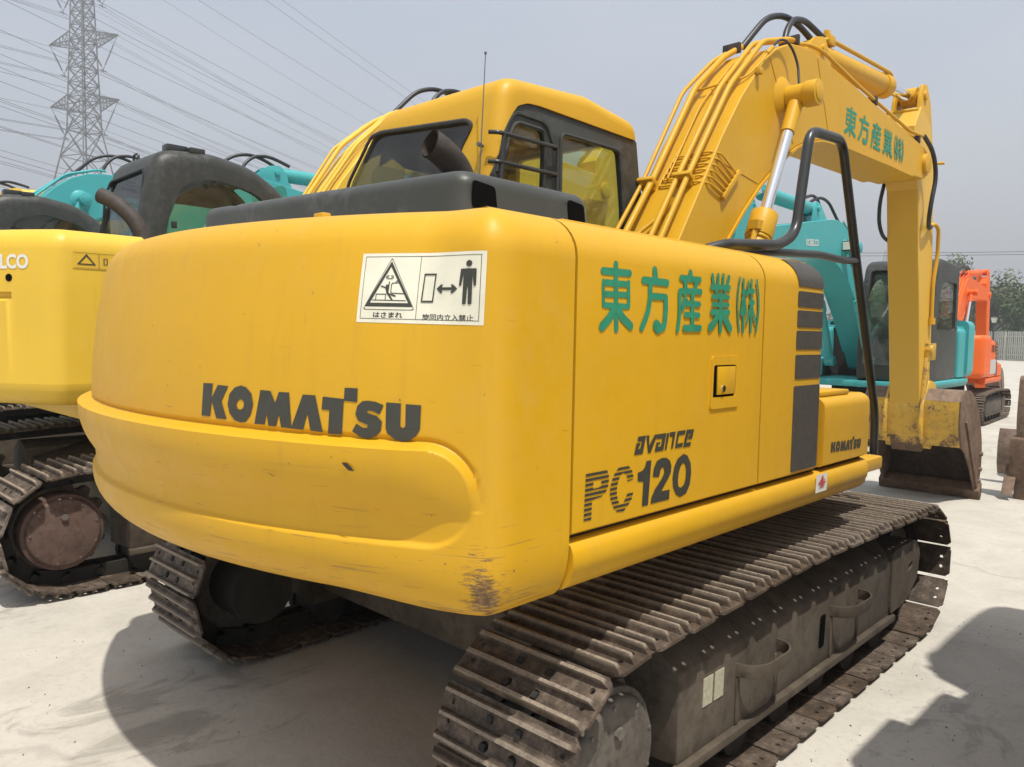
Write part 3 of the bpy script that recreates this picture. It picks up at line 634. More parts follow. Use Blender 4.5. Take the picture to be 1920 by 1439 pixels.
def track(root, sg, main, mat):
    X = sg*1.015-(.055 if main and sg < 0 else 0)
    rnd = random.Random(5+sg); tr = put('track', None, root, (0, 0, 0)); tr.empty_display_size = .2
    P = track_path(); n = len(P); seg = [(P[i], P[(i+1) % n]) for i in range(n)]; tot = sum((b-a).length for a, b in seg)
    cnt = round(tot/PITCH); st = tot/cnt; me = shoe_mesh(mat); ch = MB()
    def at(s):
        s %= tot
        for a, b in seg:
            l = (b-a).length
            if s <= l: return a.lerp(b, s/l)
            s -= l
        return P[0]
    for i in range(cnt):
        s = st*(i+.35); a, b = at(s-st*.48), at(s+st*.48); c = (a+b)/2; t = (b-a).normalized()
        nrm = Vector((0, -t.z, t.y))                     # outward
        R3 = Matrix((Vector((1, 0, 0)), t, Vector((1, 0, 0)).cross(t))).transposed()
        R3 = Matrix(((1, 0, 0), (0, t.y, nrm.y), (0, t.z, nrm.z)))
        cen = at(s)*.35+c*.65
        o = put('shoe', me[1] if abs(nrm.z) > .93 else me[0], tr, (X, cen.y+rnd.uniform(-.002, .002), cen.z+rnd.uniform(-.0022, .0022)), (R3 @ Matrix.Rotation(rnd.uniform(-.02, .02), 3, 'X') @ Matrix.Rotation(rnd.uniform(-.006, .006), 3, 'Z')).to_euler())
        M = Matrix.Translation((X, cen.y, cen.z)) @ R3.to_4x4()
        for dx in (-.055, .055):
            ch.box(dx-.014, dx+.014, -.100, .088, -.075, -.001, M)
        q = MB().cyl((-.085, -.085, -.038), (.085, -.085, -.038), .022, n=8)
        ch.add([M @ Vector(v) for v in q.v], q.f)
        if main:
            for dx in (-.055, .055):
                for dy in (-.045, .03): ch.box(dx-.010, dx+.010, dy-.010, dy+.010, .009, .017, M)
    ch.build('chain', 'engine_dark', tr, smooth=0)
    # sprocket and final drive
    m = MB(); k = 15; ring = []
    for i in range(k*4):
        a = 2*pi*i/(k*4); rr = .262 if i % 4 in (0, 1) else .225
        ring.append((-1.325+rr*cos(a), .345+rr*sin(a)))
    m.prism(ring, X-.03, X+.03, 'X'); m.build('sprocket', 'drive_steel', tr, bevel=.004)
    o = sg
    m = MB().cyl((X+o*.02, -1.325, .345), (X+o*.15, -1.325, .345), .205, n=40).cyl((X+o*.15, -1.325, .345), (X+o*.175, -1.325, .345), .188, .176, n=40)
    fd = m.build('final_drive', 'drive_steel' if main else 'drive_brown', tr, bevel=.008, smooth=30)
    m = MB()
    for i in range(9):
        a = 2*pi*i/9+.3; y, z = -1.325+.163*cos(a), .345+.163*sin(a)
        m.cyl((X+o*.17, y, z), (X+o*.179, y, z), .007, n=6)
    m.cyl((X+o*.17, -1.325, .43), (X+o*.188, -1.325, .43), .018, n=6)
    m.build('bolts', 'drive_steel', fd, smooth=0, kind='stuff')
    m = MB().cyl((X-o*.02, -1.325, .345), (X-o*.26, -1.325, .345), .15, n=24); m.build('travel_motor', 'engine_dark', tr, smooth=30)
    m = MB().cyl((X-.06, 1.345, .350), (X+.06, 1.345, .350), .20, n=32).cyl((X-.03, 1.345, .350), (X+.03, 1.345, .350), .235, n=32).cyl((X-.14, 1.345, .35), (X+.14, 1.345, .35), .06, n=16)
    m.build('idler', 'drive_steel', tr, smooth=30)
    # side frame
    a, b = X-.14, X+.14
    xs = (X+o*.165)
    prof = [(X-o*.15, .17), (X-o*.15, .53), (X-o*.03, .575), (X+o*.035, .575), (xs, .488), (xs, .19)]
    m = MB().prism(prof, -.99, .97, 'Y'); fr = m.build('track_frame', 'frame_steel', tr, bevel=.008)
    m = MB().prism([(xs-o*.01, .155), (xs-o*.01, .195), (xs+o*.022, .190), (xs+o*.022, .160)], -1.00, .98, 'Y'); m.build('frame_flange', 'frame_steel', fr, bevel=.004)
    # idler guard
    gp = round2([(.93, .20), (1.16, .215), (1.33, .30), (1.36, .44), (1.28, .515), (.93, .515)], .03, 3)
    sl_ = round2([(1.17, .36), (1.24, .375), (1.25, .41), (1.18, .40)], .012, 2)[::-1]
    gm = plate([gp, sl_], (lambda u, v, d: (xs+o*(.012)+o*d, u, v)), .16); gm.build('idler_guard', 'frame_steel', tr, smooth=0)
    rm = MB().cyl((-.13, 0, 0), (-.09, 0, 0), .092, n=16).cyl((-.09, 0, 0), (.09, 0, 0), .075, n=16).cyl((.09, 0, 0), (.13, 0, 0), .092, n=16).mesh('track_roller', 'engine_dark', smooth=30)
    for i in range(6): put('track_roller', rm, tr, (X, -.88+i*.35, .130))
    m = MB().cyl((X-.09, .0, .62), (X+.09, .0, .62), .062, n=14).box(X-.03, X+.03, -.03, .03, .5, .62); m.build('carrier_roller', 'engine_dark', tr, smooth=30)
    if main and sg > 0:
        # two bent-plate steps, slot, worn stickers, stiffener ribs
        for y0, y1, z in ((-.62, -.30, .395), (.20, .52, .400)):
            pl = [(xs-.004, y0), (xs+.05, y0+.01), (xs+.085, y0+.07), (xs+.085, y1-.07), (xs+.05, y1-.01), (xs-.004, y1)]
            P = [(p.x, p.y) for p in fillet([Vector((*p, 0)) for p in pl], .05, 4)]
            m = MB(); vs = []
            for i, (x, y) in enumerate(P):
                q = P[min(i+1, len(P)-1)]; p_ = P[max(i-1, 0)]; d = Vector((q[0]-p_[0], q[1]-p_[1])).normalized(); nx, ny = d.y*.004, -d.x*.004
                vs += [(x-nx, y-ny, z-.024), (x+nx, y+ny, z-.024), (x+nx, y+ny, z+.024), (x-nx, y-ny, z+.024)]
            m.add(vs, [(i*4+k, i*4+(k+1) % 4, i*4+4+(k+1) % 4, i*4+4+k) for i in range(len(P)-1) for k in range(4)]+[(0, 1, 2, 3), tuple(len(vs)-4+k for k in (3, 2, 1, 0))])
            m.build('step', 'frame_steel', tr, bevel=.0015, smooth=40)
            for yy in (y0+.01, y1-.01):
                MB().box(xs-.002, xs+.006, yy-.012, yy+.012, .20, z-.03).build('step_rib', 'frame_steel', fr, bevel=.002)
        plate([round2([(-.01, .265), (.04, .265), (.05, .40), (.0, .40)], .012, 3)], lambda u, v, d: (xs+.0035+d, u+.10, v), .003).build('frame_slot', 'black_void', fr, smooth=0)
        for y0, y1 in ((-.845, -.785), (-.772, -.712)):
            plate([[(y0, .335), (y1, .335), (y1+.004, .430), (y0+.004, .430)]], lambda u, v, d: (xs+.0035+d, u, v), .003).build('worn_sticker', 'sticker_worn', fr, smooth=0)
# ------------------------------------------------------------------ cab
def boolean(o, cutters):
    for c in cutters:
        md = o.modifiers.new('b', 'BOOLEAN'); md.operation = 'DIFFERENCE'; md.object = c; md.solver = 'EXACT'
    dg = bpy.context.evaluated_depsgraph_get(); me = bpy.data.meshes.new_from_object(o.evaluated_get(dg))
    o.modifiers.clear(); old = o.data; o.data = me; bpy.data.meshes.remove(old)
    for c in cutters:
        m = c.data; bpy.data.objects.remove(c); bpy.data.meshes.remove(m)
_cabs = {}
def make_cab(root, style, paintname, main):
    key = (style, paintname)
    mk = lambda mb, **k: put('tmp', mb.mesh('tmp', paintname, smooth=0, **k))
    cb = put('cab', None, root, (0, 0, 0)); cb.empty_display_size = .2
    if style == 'yellow':
        X0, X1 = -1.42, -.18
        prof = [(-.55, 1.0), (-.515, 2.30), (-.43, 2.765), (.20, 2.808), (.655, 2.755), (.70, 2.35), (1.0, 1.6), (1.0, 1.0)]
        rs = [0, 0, .10, 0, .09, 0, .05, 0]
        win_r = [(-.50, 2.286), (-.452, 2.404), (-.392, 2.572), (-.345, 2.630), (-.275, 2.656), (-.19, 2.661), (.64, 2.645), (.68, 2.43), (.92, 1.70), (.88, 1.15), (-.50, 1.15)]
        surround_holes = [round2([(-.445, 1.80), (-.445, 2.28), (-.40, 2.46), (-.36, 2.555), (-.15, 2.552), (-.137, 2.48), (-.150, 1.80)][::-1], [.02, .02, .0, .06, .06, .0, .02][::-1], 4), round2([(-.015, 1.65), (-.018, 2.565), (.478, 2.565), (.53, 2.26), (.56, 1.65)][::-1], .035, 4)]
        rear = [(-1.36, 1.9), (-1.355, 2.38), (-1.19, 2.622), (-1.10, 2.632), (-.405, 2.576), (-.358, 2.545), (-.425, 2.43), (-.40, 2.33), (-.40, 1.9)]
        shear = lambda x, z: x+(max(0, z-2.33)*.62 if x < -.9 else 0)
    elif style == 'box':
        X0, X1 = -1.18, -.16
        prof = [(-.55, 1.0), (-.54, 2.70), (-.45, 2.80), (.55, 2.82), (.74, 2.74), (.86, 2.40), (.98, 1.6), (.98, 1.0)]
        rs = [0, .05, .05, .08, .1, .08, .05, 0]
        win_r = None; surround_holes = None
        rear = [(-1.09, 1.9), (-1.06, 2.50), (-.98, 2.60), (-.33, 2.62), (-.30, 2.56), (-.34, 1.9)]
        shear = lambda x, z: x
    else:
        X0, X1 = -1.16, -.18
        prof = [(-.55, 1.0), (-.53, 2.2), (-.44, 2.76), (.0, 2.80), (.35, 2.74), (.62, 2.58), (.80, 2.30), (.98, 1.6), (.98, 1.0)]
        rs = [0, 0, .16, .1, .1, .1, .1, .05, 0]
        win_r = None
        surround_holes = None
        rear = [(-1.09, 1.9), (-1.06, 2.50), (-.98, 2.60), (-.33, 2.62), (-.30, 2.56), (-.34, 1.9)]
        shear = lambda x, z: x+(max(0, z-2.2)*.25 if x < -.9 else 0)
    if key not in _cabs:
        outer = MB().prism(round2(prof, rs, 4), X0, X1, 'X')
        me = bpy.data.meshes.new('c'); me.from_pydata([(shear(x, z), y, z) for x, y, z in outer.v], [], outer.f); finish(me, paintname, smooth=0, bevel=.075 if style == 'yellow' else (.05 if style == 'box' else .10), seg=5, bang=40)
        o = put('cab_shell', me)
        cy, cz = .2, 1.9
        inner = MB().prism([((y-cy)*.93+cy, (z-cz)*.955+cz) for y, z in prof], X0+.05, X1-.05, 'X')
        c1 = bpy.data.meshes.new('c'); c1.from_pydata([(shear(x, z), y, z) for x, y, z in inner.v], [], inner.f); finish(c1, paintname, smooth=0)
        shadow_solid = style == 'shadow_solid'; cuts = [put('tmp', c1)]
        sidehole = round2(win_r, .012, 2) if win_r else round2([(-.36, 1.15), (-.36, 2.20), (-.24, 2.52), (.02, 2.60), (.35, 2.53), (.62, 2.34), (.76, 2.05), (.85, 1.5), (.85, 1.15)], [.05, .1, .1, .1, .08, .08, .1, .05, .05], 4)
        cuts.append(mk(MB().prism(sidehole, X1-.12, X1+.12, 'X')))
        cuts.append(mk(MB().prism(round2(rear, .035, 3), -.80, -.36, 'Y')))
        lh = round2([(-.38, 1.78), (-.36, 2.5), (.50, 2.5), (.64, 2.2), (.72, 1.78)], .05, 3)
        cuts.append(mk(MB().prism(lh, X0-.15, X0+.35, 'X')))
        cuts.append(mk(MB().prism(round2([(X0+.12, 1.25), (X0+.30, 2.66), (X1-.10, 2.66), (X1-.10, 1.25)], .05, 3), .45, 1.4, 'Y')))
        if shadow_solid:  # unseen machine's cab: rear, door and front openings omitted so its shadow stays whole
            for q_ in cuts[2:]: bpy.data.objects.remove(q_)
            cuts = cuts[:2]
        boolean(o, cuts); o.data.polygons.foreach_set('use_smooth', [True]*len(o.data.polygons)); o.data.set_sharp_from_angle(angle=radians(32))
        o.parent = cb; _cabs[key] = (o.data, sidehole)
    else:
        o = put('cab_shell', _cabs[key][0], cb)
    sidehole = _cabs[key][1]
    # panes
    if style == 'yellow':
        fn = lambda u, v, d: (X1-.010+d, u, v)
        sp = plate([round2(win_r, .012, 2)]+surround_holes, fn, .03).build('side_frame', 'cab_grey', cb, bevel=.003, smooth=40)
        for i, hl in enumerate(surround_holes):
            plate([hl[::-1]], lambda u, v, d: (X1-.028+d, u, v), .004).build('side_window', 'window_glass', cb, smooth=0)
            # raised rubber lip round the pane
            pts = [(X1-.008, u, v) for u, v in hl]; pts.append(pts[0]); MB().tube(pts, .011, 6, cap=False).build('window_seal', 'cab_grey', sp, smooth=50)
        # pressed arch round the small sliding window
        MB().tube([(X1-.008, y, z) for y, z in [(-.47, 2.30), (-.425, 2.50), (-.37, 2.60), (-.13, 2.592), (-.085, 2.50)]], .010, 6, fil=.07, fseg=5).build('window_bead', 'cab_grey', sp, smooth=50)
        g = MB()
        for z in (2.470, 2.337, 2.205, 2.075): g.tube([(X1-.012, -.525, z+.004), (X1+.032, -.50, z), (X1+.032, -.085, z+.004), (X1, -.075, z+.004)], .0105, 8, fil=.015, fseg=2)
        g.tube([(X1+.032, -.47, 2.47), (X1+.032, -.50, 2.0)], .0095, 8); g.tube([(X1+.032, -.087, 2.47), (X1+.032, -.087, 2.0)], .0105, 8)
        g.build('window_guard', 'rail_paint', cb, smooth=50)
    else:
        plate([sidehole], lambda u, v, d: (X1-.022+d, u, v), .004).build('side_window', 'window_glass', cb, smooth=0)
    rw = round2(rear, .035, 3)[::-1]
    yr = lambda z: -.545+(z-1.0)*.027 if z < 2.3 else -.51+(z-2.3)*.15
    plate([rw], lambda u, v, d: (u, yr(v)+.018-d, v), .004).build('rear_window', 'dark_glass', cb, smooth=0)
    pts = [(u, yr(v)-.001, v) for u, v in rw]; pts.append(pts[0]); MB().tube(pts, .010, 6, cap=False).build('rear_seal', 'black_rubber', cb, smooth=50)
    plate([round2([(-.38, 1.78), (-.36, 2.5), (.50, 2.5), (.64, 2.2), (.72, 1.78)], .05, 3)], lambda u, v, d: (shear(X0, v)+.022-d, u, v), .004).build('door_window', 'window_glass', cb, smooth=0)
    fz = lambda v: .69+(2.35-v)*.40 if style == 'yellow' else .80+(2.3-v)*.257
    plate([round2([(X0+.12, 1.25), (X0+.30, 2.66), (X1-.10, 2.66), (X1-.10, 1.25)], .05, 3)], lambda u, v, d: (u, fz(v)-.035+d, v), .004).build('windscreen', 'window_glass', cb, smooth=0)
    # seat and console
    s = MB(); s.box(-.92, -.45, -.28, .20, 1.42, 1.56); s.box(-.90, -.47, -.36, -.24, 1.5, 2.12); s.box(-.82, -.55, -.36, -.27, 2.14, 2.34)
    s.build('seat', 'seat_fabric', cb, bevel=.04, seg=3)
    s = MB(); s.box(-.42, -.26, -.3, .35, 1.3, 1.62); s.box(-1.08, -.95, -.3, .3, 1.3, 1.58); s.tube([(-.34, .28, 1.6), (-.36, .36, 1.86)], .02, 8); s.tube([(-1.0, .28, 1.58), (-.98, .36, 1.85)], .02, 8)
    s.box(X0+.08, X1-.08, -.50, .9, 1.0, 1.12)
    s.build('console', 'engine_dark', cb, bevel=.01)
    if style == 'yellow':
        a = MB().cyl((-.245, -.545, 1.95), (-.232, -.515, 2.835), .0042, .0022, n=8).cyl((-.232, -.515, 2.835), (-.232, -.515, 2.845), .006, n=8)
        a.tube([(-.262, -.50, 2.425), (-.247, -.54, 2.425)], .010, 8); a.build('antenna', 'galvanised', cb, smooth=40)
    else:
        MB().tube([(-.95, -.30, 2.76), (-.95, -.30, 2.83), (-.85, -.30, 2.83), (-.85, -.30, 2.76)], .010, 8, fil=.03).build('roof_loop', 'rail_paint', cb, smooth=40)
        m = MB().box(-.40, -.30, -.30, -.14, 2.77, 2.83).box(-.30, -.22, -.16, -.04, 2.77, 2.815); m.build('roof_lamp', 'rail_paint', cb, bevel=.008)
        MB().box(-.150, -.132, -.34, -.30, 2.18, 2.23).build('door_stop', 'black_rubber', cb, bevel=.004)

# ------------------------------------------------------------------ boom, arm, bucket
BT = [(-.05, 1.30), (.10, 1.50), (.49, 2.05), (.70, 2.36), (.90, 2.66), (1.11, 2.93), (1.33, 3.16), (1.53, 3.31), (1.72, 3.39), (1.92, 3.42), (2.18, 3.42), (2.96, 3.36), (4.03, 3.27), (4.40, 3.235)]
BB = [(4.52, 3.20), (4.585, 3.10), (4.54, 3.01), (4.44, 2.965), (4.11, 2.95), (3.52, 2.945), (2.64, 2.925), (2.25, 2.895), (2.02, 2.845), (1.85, 2.78), (1.61, 2.64), (1.36, 2.46), (1.17, 2.29), (.94, 2.05), (.45, 1.45), (.25, 1.18), (.05, 1.12), (-.08, 1.20)]
def top_at(y, off=0):
    for (a, za), (b, zb) in zip(BT, BT[1:]):
        if a <= y <= b:
            t = (y-a)/(b-a); d = Vector((b-a, zb-za)).normalized(); z = za+(zb-za)*t
            return Vector((0, y-d.y*off, z+d.x*off))
    return Vector((0, y, BT[-1][1]+off))
def work_gear(root, body, main, brand):
    bo = put('boom', None, root, (0, 0, 0)); bo.empty_display_size = .2
    x0, x1 = -.19, .20
    MB().prism(BT+BB, x0, x1, 'X').build('boom_box', body, bo, bevel=.006, seg=1, bang=50, smooth=25)
    # flanges: bottom plate stands proud
    pts = [Vector((0, y, z)) for y, z in BB[4:-3]]; m = MB(); vs = []
    for i, p in enumerate(pts):
        d = (pts[min(i+1, len(pts)-1)]-pts[max(i-1, 0)]).normalized(); n = Vector((0, d.z, -d.y)); n = n if (n.y*1+n.z*-1) > 0 else -n
        for xx, oo in ((x0-.014, .001), (x1+.014, .001), (x1+.014, .015), (x0-.014, .015)): vs.append((xx, p.y+n.y*oo, p.z+n.z*oo))
    m.add(vs, [(i*4+k, i*4+(k+1) % 4, i*4+4+(k+1) % 4, i*4+4+k) for i in range(len(pts)-1) for k in range(4)]+[(0, 1, 2, 3), tuple(len(vs)-4+k for k in (3, 2, 1, 0))])
    m.build('boom_flange', body, bo, smooth=30)
    if main:
        # weld seams on the side plate
        for a, b in (((1.44, 3.23), (1.80, 2.785)), ((2.12, 3.40), (2.36, 2.925)), ((.84, 2.53), (1.34, 2.47))):
            MB().tube([(x1+.0005, *a), (x1+.0005, *b)], .0035, 6).build('weld_seam', body, bo, smooth=50)
    # boss, pin, boom cylinders
    m = MB().cyl((x1-.005, 1.64, 3.03), (x1+.035, 1.64, 3.03), .14, .085, n=32)
    m.build('pin_boss', body, bo, smooth=60); MB().cyl((x0+.005, 1.64, 3.03), (x0-.035, 1.64, 3.03), .14, .085, n=32).build('pin_boss', body, bo, smooth=60)
    for sg in (1, -1):
        xc = .292 if sg > 0 else -.282; e = .10*sg
        top = Vector((xc, 1.64, 3.03)); foot = Vector((xc, .80, 1.33)); d = (foot-top).normalized()
        cy = put('boom_cylinder', None, root, (0, 0, 0)); cy.empty_display_size = .1
        MB().cyl(top-Vector((.055, 0, 0)), top+Vector((.055, 0, 0)), .070, n=24).cyl(top+d*.06, top+d*.27, .046, .042, n=20).build('rod_eye', body, cy, smooth=40)
        m = MB().cyl(top+Vector((.055*sg, 0, 0)), top+Vector((.135*sg, 0, 0)), .078, n=28); m.cyl(top+Vector((.135*sg, 0, 0)), top+Vector((.140*sg, 0, 0)), .052, n=28); m.build('pin_cap', body, cy, bevel=.004)
        L = (foot-top).length; hb = L-.95
        hb = .86
        MB().cyl(top+d*.26, top+d*hb, .034, n=24).build('piston_rod', 'chrome', cy, smooth=40)
        m = MB().cyl(top+d*(hb-.01), top+d*(hb+.15), .080, n=32).cyl(top+d*(hb+.15), top+d*(hb+.17), .074, n=32).cyl(top+d*(hb+.16), foot-d*.05, .064, n=32); m.cyl(foot-Vector((.07, 0, 0)), foot+Vector((.07, 0, 0)), .08, n=24)
        m.build('barrel', body, cy, bevel=.004, smooth=40)
        if main:
            q = top+d*(hb+.07)
            MB().box(q.x-.015, q.x+.045, q.y-.135, q.y-.065, q.z-.03, q.z+.02).tube([(q.x+.02, q.y-.11, q.z-.02), (q.x+.02, q.y-.145, q.z-.12), (q.x+.02, q.y-.28, q.z-.40)], .017, 10, fil=.05).build('cylinder_pipe', body, cy, smooth=50)
            m = MB()
            for i in range(8):
                a = 2*pi*i/8; ax = Vector((1, 0, 0)); bx = d.cross(ax)
                c = top+d*(hb-.01)+ax*(.058*cos(a))+bx*(.058*sin(a)); m.cyl(c-d*.012, c, .009, n=6)
            m.build('bolts', body, cy, smooth=0, kind='stuff')
    # arm cylinder
    A, B = Vector((0, 2.42, 3.56)), Vector((0, 4.62, 3.74)); d = (B-A).normalized()
    ac = put('arm_cylinder', None, root, (0, 0, 0)); ac.empty_display_size = .1
    m = MB().cyl(A+d*.08, A+d*1.42, .088, n=32).cyl(A+d*1.40, A+d*1.54, .098, n=32).cyl(A-Vector((.07, 0, 0)), A+Vector((.07, 0, 0)), .085, n=24); m.build('barrel', body, ac, bevel=.004, smooth=40)
    MB().cyl(A+d*1.5, B-d*.08, .045, n=24).build('piston_rod', 'chrome', ac, smooth=40)
    MB().cyl(B-Vector((.065, 0, 0)), B+Vector((.065, 0, 0)), .085, n=24).cyl(B-d*.14, B-d*.05, .05, n=16).build('rod_eye', body, ac, smooth=40)
    m = MB()
    for xx in (-.10, .08): m.prism(round2([(2.05, 3.40), (2.30, 3.62), (2.46, 3.66), (2.56, 3.56), (2.62, 3.37)], .03, 3), xx, xx+.022, 'X')
    m.cyl((-.13, 2.42, 3.56), (.13, 2.42, 3.56), .035, n=16)
    m.build('cylinder_bracket', body, bo, bevel=.003)
    if main:
        MB().tube([(.05, 2.52, 3.66), (.06, 2.62, 3.70), (.06, 3.2, 3.735), (.06, 3.9, 3.775), (.05, 4.0, 3.74)], .016, 10, fil=.05).build('arm_cylinder_pipe', body, ac, smooth=50)
        MB().box(.01, .08, 2.60, 2.70, 3.66, 3.73).box(.02, .055, 2.62, 2.67, 3.73, 3.77).build('pipe_block', body, ac, bevel=.004)
    # arm
    ar = put('arm', None, root, (0, 0, 0)); ar.empty_display_size = .2
    ap = [(4.52, 2.90), (4.36, 3.12), (4.34, 3.42), (4.50, 3.62), (4.80, 3.50), (4.94, 3.10), (5.00, 2.60), (5.12, 1.6), (5.16, .62), (5.10, .49), (4.99, .48), (4.93, .60), (4.70, 1.95), (4.62, 2.30)]
    MB().prism(ap, -.135, .135, 'X').build('arm_box', 'arm_paint' if main else body, ar, bevel=.006, seg=1, bang=45, smooth=25)
    m = MB()
    for xx in (-.120, .095): m.prism(round2([(4.46, 3.40), (4.50, 3.70), (4.56, 3.83), (4.68, 3.85), (4.80, 3.70), (4.97, 3.20), (4.9, 3.1), (4.5, 3.2)], .03, 3), xx, xx+.026, 'X')
    for z in (3.50, 3.60): m.cyl((-.155, 4.48, z), (.12, 4.48, z-.01), .016, n=10)
    m.cyl((-.14, 4.62, 3.74), (.14, 4.62, 3.74), .04, n=16)
    m.build('arm_bracket', body, ar, bevel=.003)
    MB().cyl((-.24, 4.45, 3.10), (.23, 4.45, 3.10), .085, n=28).build('arm_pin', body, ar, bevel=.004)
    # bucket cylinder down the front of the arm, links
    A, B = Vector((0, 5.10, 3.15)), Vector((0, 5.42, 1.02)); d = (B-A).normalized()
    bc = put('bucket_cylinder', None, root, (0, 0, 0)); bc.empty_display_size = .1
    MB().cyl(A, A+d*1.35, .068, n=24).build('barrel', body, bc, smooth=40)
    MB().cyl(A+d*1.3, B, .036, n=20).build('piston_rod', 'chrome', bc, smooth=40)
    m = MB()
    for s in (-1, 1):
        m.bar((s*.155, 5.40, 1.02), (s*.155, 5.06, .86), .035, .075); m.bar((s*.10, 5.42, 1.02), (s*.10, 5.14, .72), .03, .07)
    m.cyl((-.19, 5.41, 1.02), (.19, 5.41, 1.02), .05, n=18)
    m.build('bucket_link', 'worn_yellow' if main else body, root, bevel=.004)
    if main:
        MB().bar((.155, 4.98, 1.44), (.155, 4.88, .88), .035, .06).cyl((.13, 4.98, 1.46), (.20, 4.98, 1.46), .045, n=14).box(.137, .18, 4.94, 5.14, 1.36, 1.52).build('arm_link', 'worn_yellow', ar, bevel=.004)
        MB().cyl((.20, 5.06, .86), (.34, 5.06, .86), .062, n=20).cyl((.34, 5.06, .86), (.36, 5.06, .86), .05, n=20).build('link_pin', 'worn_yellow', ar, bevel=.005)
        MB().tube([(.155, 4.86, 2.60), (.17, 4.90, 2.63), (.185, 5.00, 2.60), (.17, 5.06, 2.35), (.155, 5.02, 2.1), (.155, 5.03, 1.74)], .018, 10, fil=.08).cyl((.155, 5.03, 1.70), (.155, 5.03, 1.76), .035, n=12).build('arm_pipe', body, ar, smooth=50)
        MB().tube([(.21, 4.36, 3.32), (.235, 4.55, 3.22), (.24, 4.66, 3.02), (.23, 4.58, 2.78), (.21, 4.60, 2.62), (.18, 4.72, 2.56), (.16, 4.86, 2.60)], .019, 12, fil=.14, fseg=6).build('arm_hose', 'black_rubber', ar, smooth=50)
        MB().tube([(-.16, 4.56, 3.05), (-.185, 4.50, 2.80), (-.19, 4.52, 2.62), (-.165, 4.56, 2.50), (-.135, 4.66, 2.46)], .017, 10, fil=.1).build('arm_hose', 'black_rubber', ar, smooth=50)
        MB().cyl((.13, 5.0, 3.20), (.20, 5.02, 3.20), .014, n=8).build('arm_stud', body, ar)
    bucket(root, main, body)
    # pipes along the boom
    def along(y0, y1, x, off, n=14, xs=None):
        return [tuple(top_at(y0+(y1-y0)*i/n, off)+Vector(((x if xs is None else xs(y0+(y1-y0)*i/n)), 0, 0))) for i in range(n+1)]
    ps = 'pipe'
    def pp(pts, r, fil=.06, nm='boom_pipe'): MB().tube(pts, r, 9, fil=fil, fseg=3).build(nm, body, bo, smooth=50)
    K = [(.18, .05), (.62, .05), (.66, .07), (1.28, .07), (1.62, .055)]
    def poly(x, keys, dx=0): return [tuple(top_at(y, o)+Vector((x+dx*i, 0, 0))) for i, (y, o) in enumerate(keys)]
    pp(poly(-.168, [(.10, .06), (.45, .085), (.72, .05), (1.13, .085), (1.44, .05), (1.66, .05)]), .0125)
    pp(poly(-.105, [(.10, .06), (.47, .075), (.72, .05), (1.16, .075), (1.46, .05), (1.68, .055)]), .0195)
    pp(poly(.065, [(.10, .05), (.30, .06), (.72, .055), (1.14, .06), (1.52, .065), (1.86, .06)]), .0165)
    pp(poly(.130, [(.28, .05), (.72, .055), (1.14, .06), (1.52, .065), (1.88, .06), (1.98, .05)]), .0165)
    if main:
        pp(poly(-.03, [(.74, .02), (1.08, .035), (1.42, .012), (1.70, .02)]), .006, .03, 'grease_line')
        pp(poly(-.045, [(.22, .02), (.40, .05), (.50, .05)])+[(.05, .58, 2.215), (.068, .62, 2.30)], .012, .04)
        pp([(-.17, 1.165, 2.99), (-.16, 1.16, 3.03), (.10, 1.17, 3.05), (.17, 1.22, 3.07), (.215, 1.30, 3.16), (.222, 1.36, 3.23)], .0065, .04, 'grease_line')
        MB().tube([(.222, 1.36, 3.23), (.225, 1.42, 3.28)], .013, 8).build('grease_fitting', body, bo, smooth=40); MB().box(.202, .232, 1.26, 1.30, 3.09, 3.13).build('pipe_lug', body, bo, bevel=.003)
        MB().tube([(.223, 1.42, 3.28), (.225, 1.50, 3.345), (.23, 1.58, 3.365), (.24, 1.66, 3.33), (.26, 1.70, 3.24), (.29, 1.66, 3.10)], .008, 8, fil=.06).build('grease_hose', 'black_rubber', bo, smooth=50)
        # small grease lines folding over to a block on the side plate
        for i in range(6):
            y = .835-.024*i; x = -.045-.006*i
            c = top_at(y, .010); c2 = top_at(y+.045, .010); f = i/5
            e = Vector((.214, 1.065-.135*f, 2.475-.135*f)); k = Vector((.212, c.y+.055, c.z-.005))
            pp([(x, c2.y, c2.z), (x, c.y, c.z), (.178, c.y, c.z+.002), tuple(k), tuple(e)], .0052, .018, 'grease_line')
        MB().bar((.214, 1.085, 2.495), (.214, .91, 2.32), .022, .030).build('grease_block', body, bo, bevel=.003)
        for (y, xa, xb) in ((.72, -.19, -.085), (.72, .045, .155)):
            c = top_at(y, .055); q = MB(); d = (top_at(y+.02)-top_at(y-.02)).normalized(); M = Matrix.Translation(c) @ Matrix(((1, 0, 0), (0, d.y, -d.z), (0, d.z, d.y))).to_4x4()
            q.box(xa, xb, -.012, .012, -.028, .028, M); q.build('pipe_clamp', body, bo, bevel=.004)
            q = MB(); q.box(xa+.01, xb-.01, -.03, .03, -.056, -.028, M); q.build('clamp_foot', body, bo, bevel=.003)
        for (y, xa, xb) in ((1.60, -.19, -.07), (1.92, .03, .165)):
            c = top_at(y, .055); q = MB(); q.box(xa, xb, c.y-.014, c.y+.014, c.z-.03, c.z+.034); q.build('pipe_clamp', 'exhaust_metal', bo, bevel=.004)
        # pipes down the top edge of the front half
        pp([(.13, 1.98, 3.475), (.15, 2.12, 3.50), (.185, 2.24, 3.48), (.185, 2.9, 3.405), (.185, 4.05, 3.31), (.20, 4.36, 3.32)], .013)
        pp([(.08, 1.95, 3.47), (.13, 2.18, 3.47), (.15, 2.30, 3.44), (.15, 2.9, 3.395), (.15, 4.05, 3.30), (.15, 4.36, 3.30)], .013)
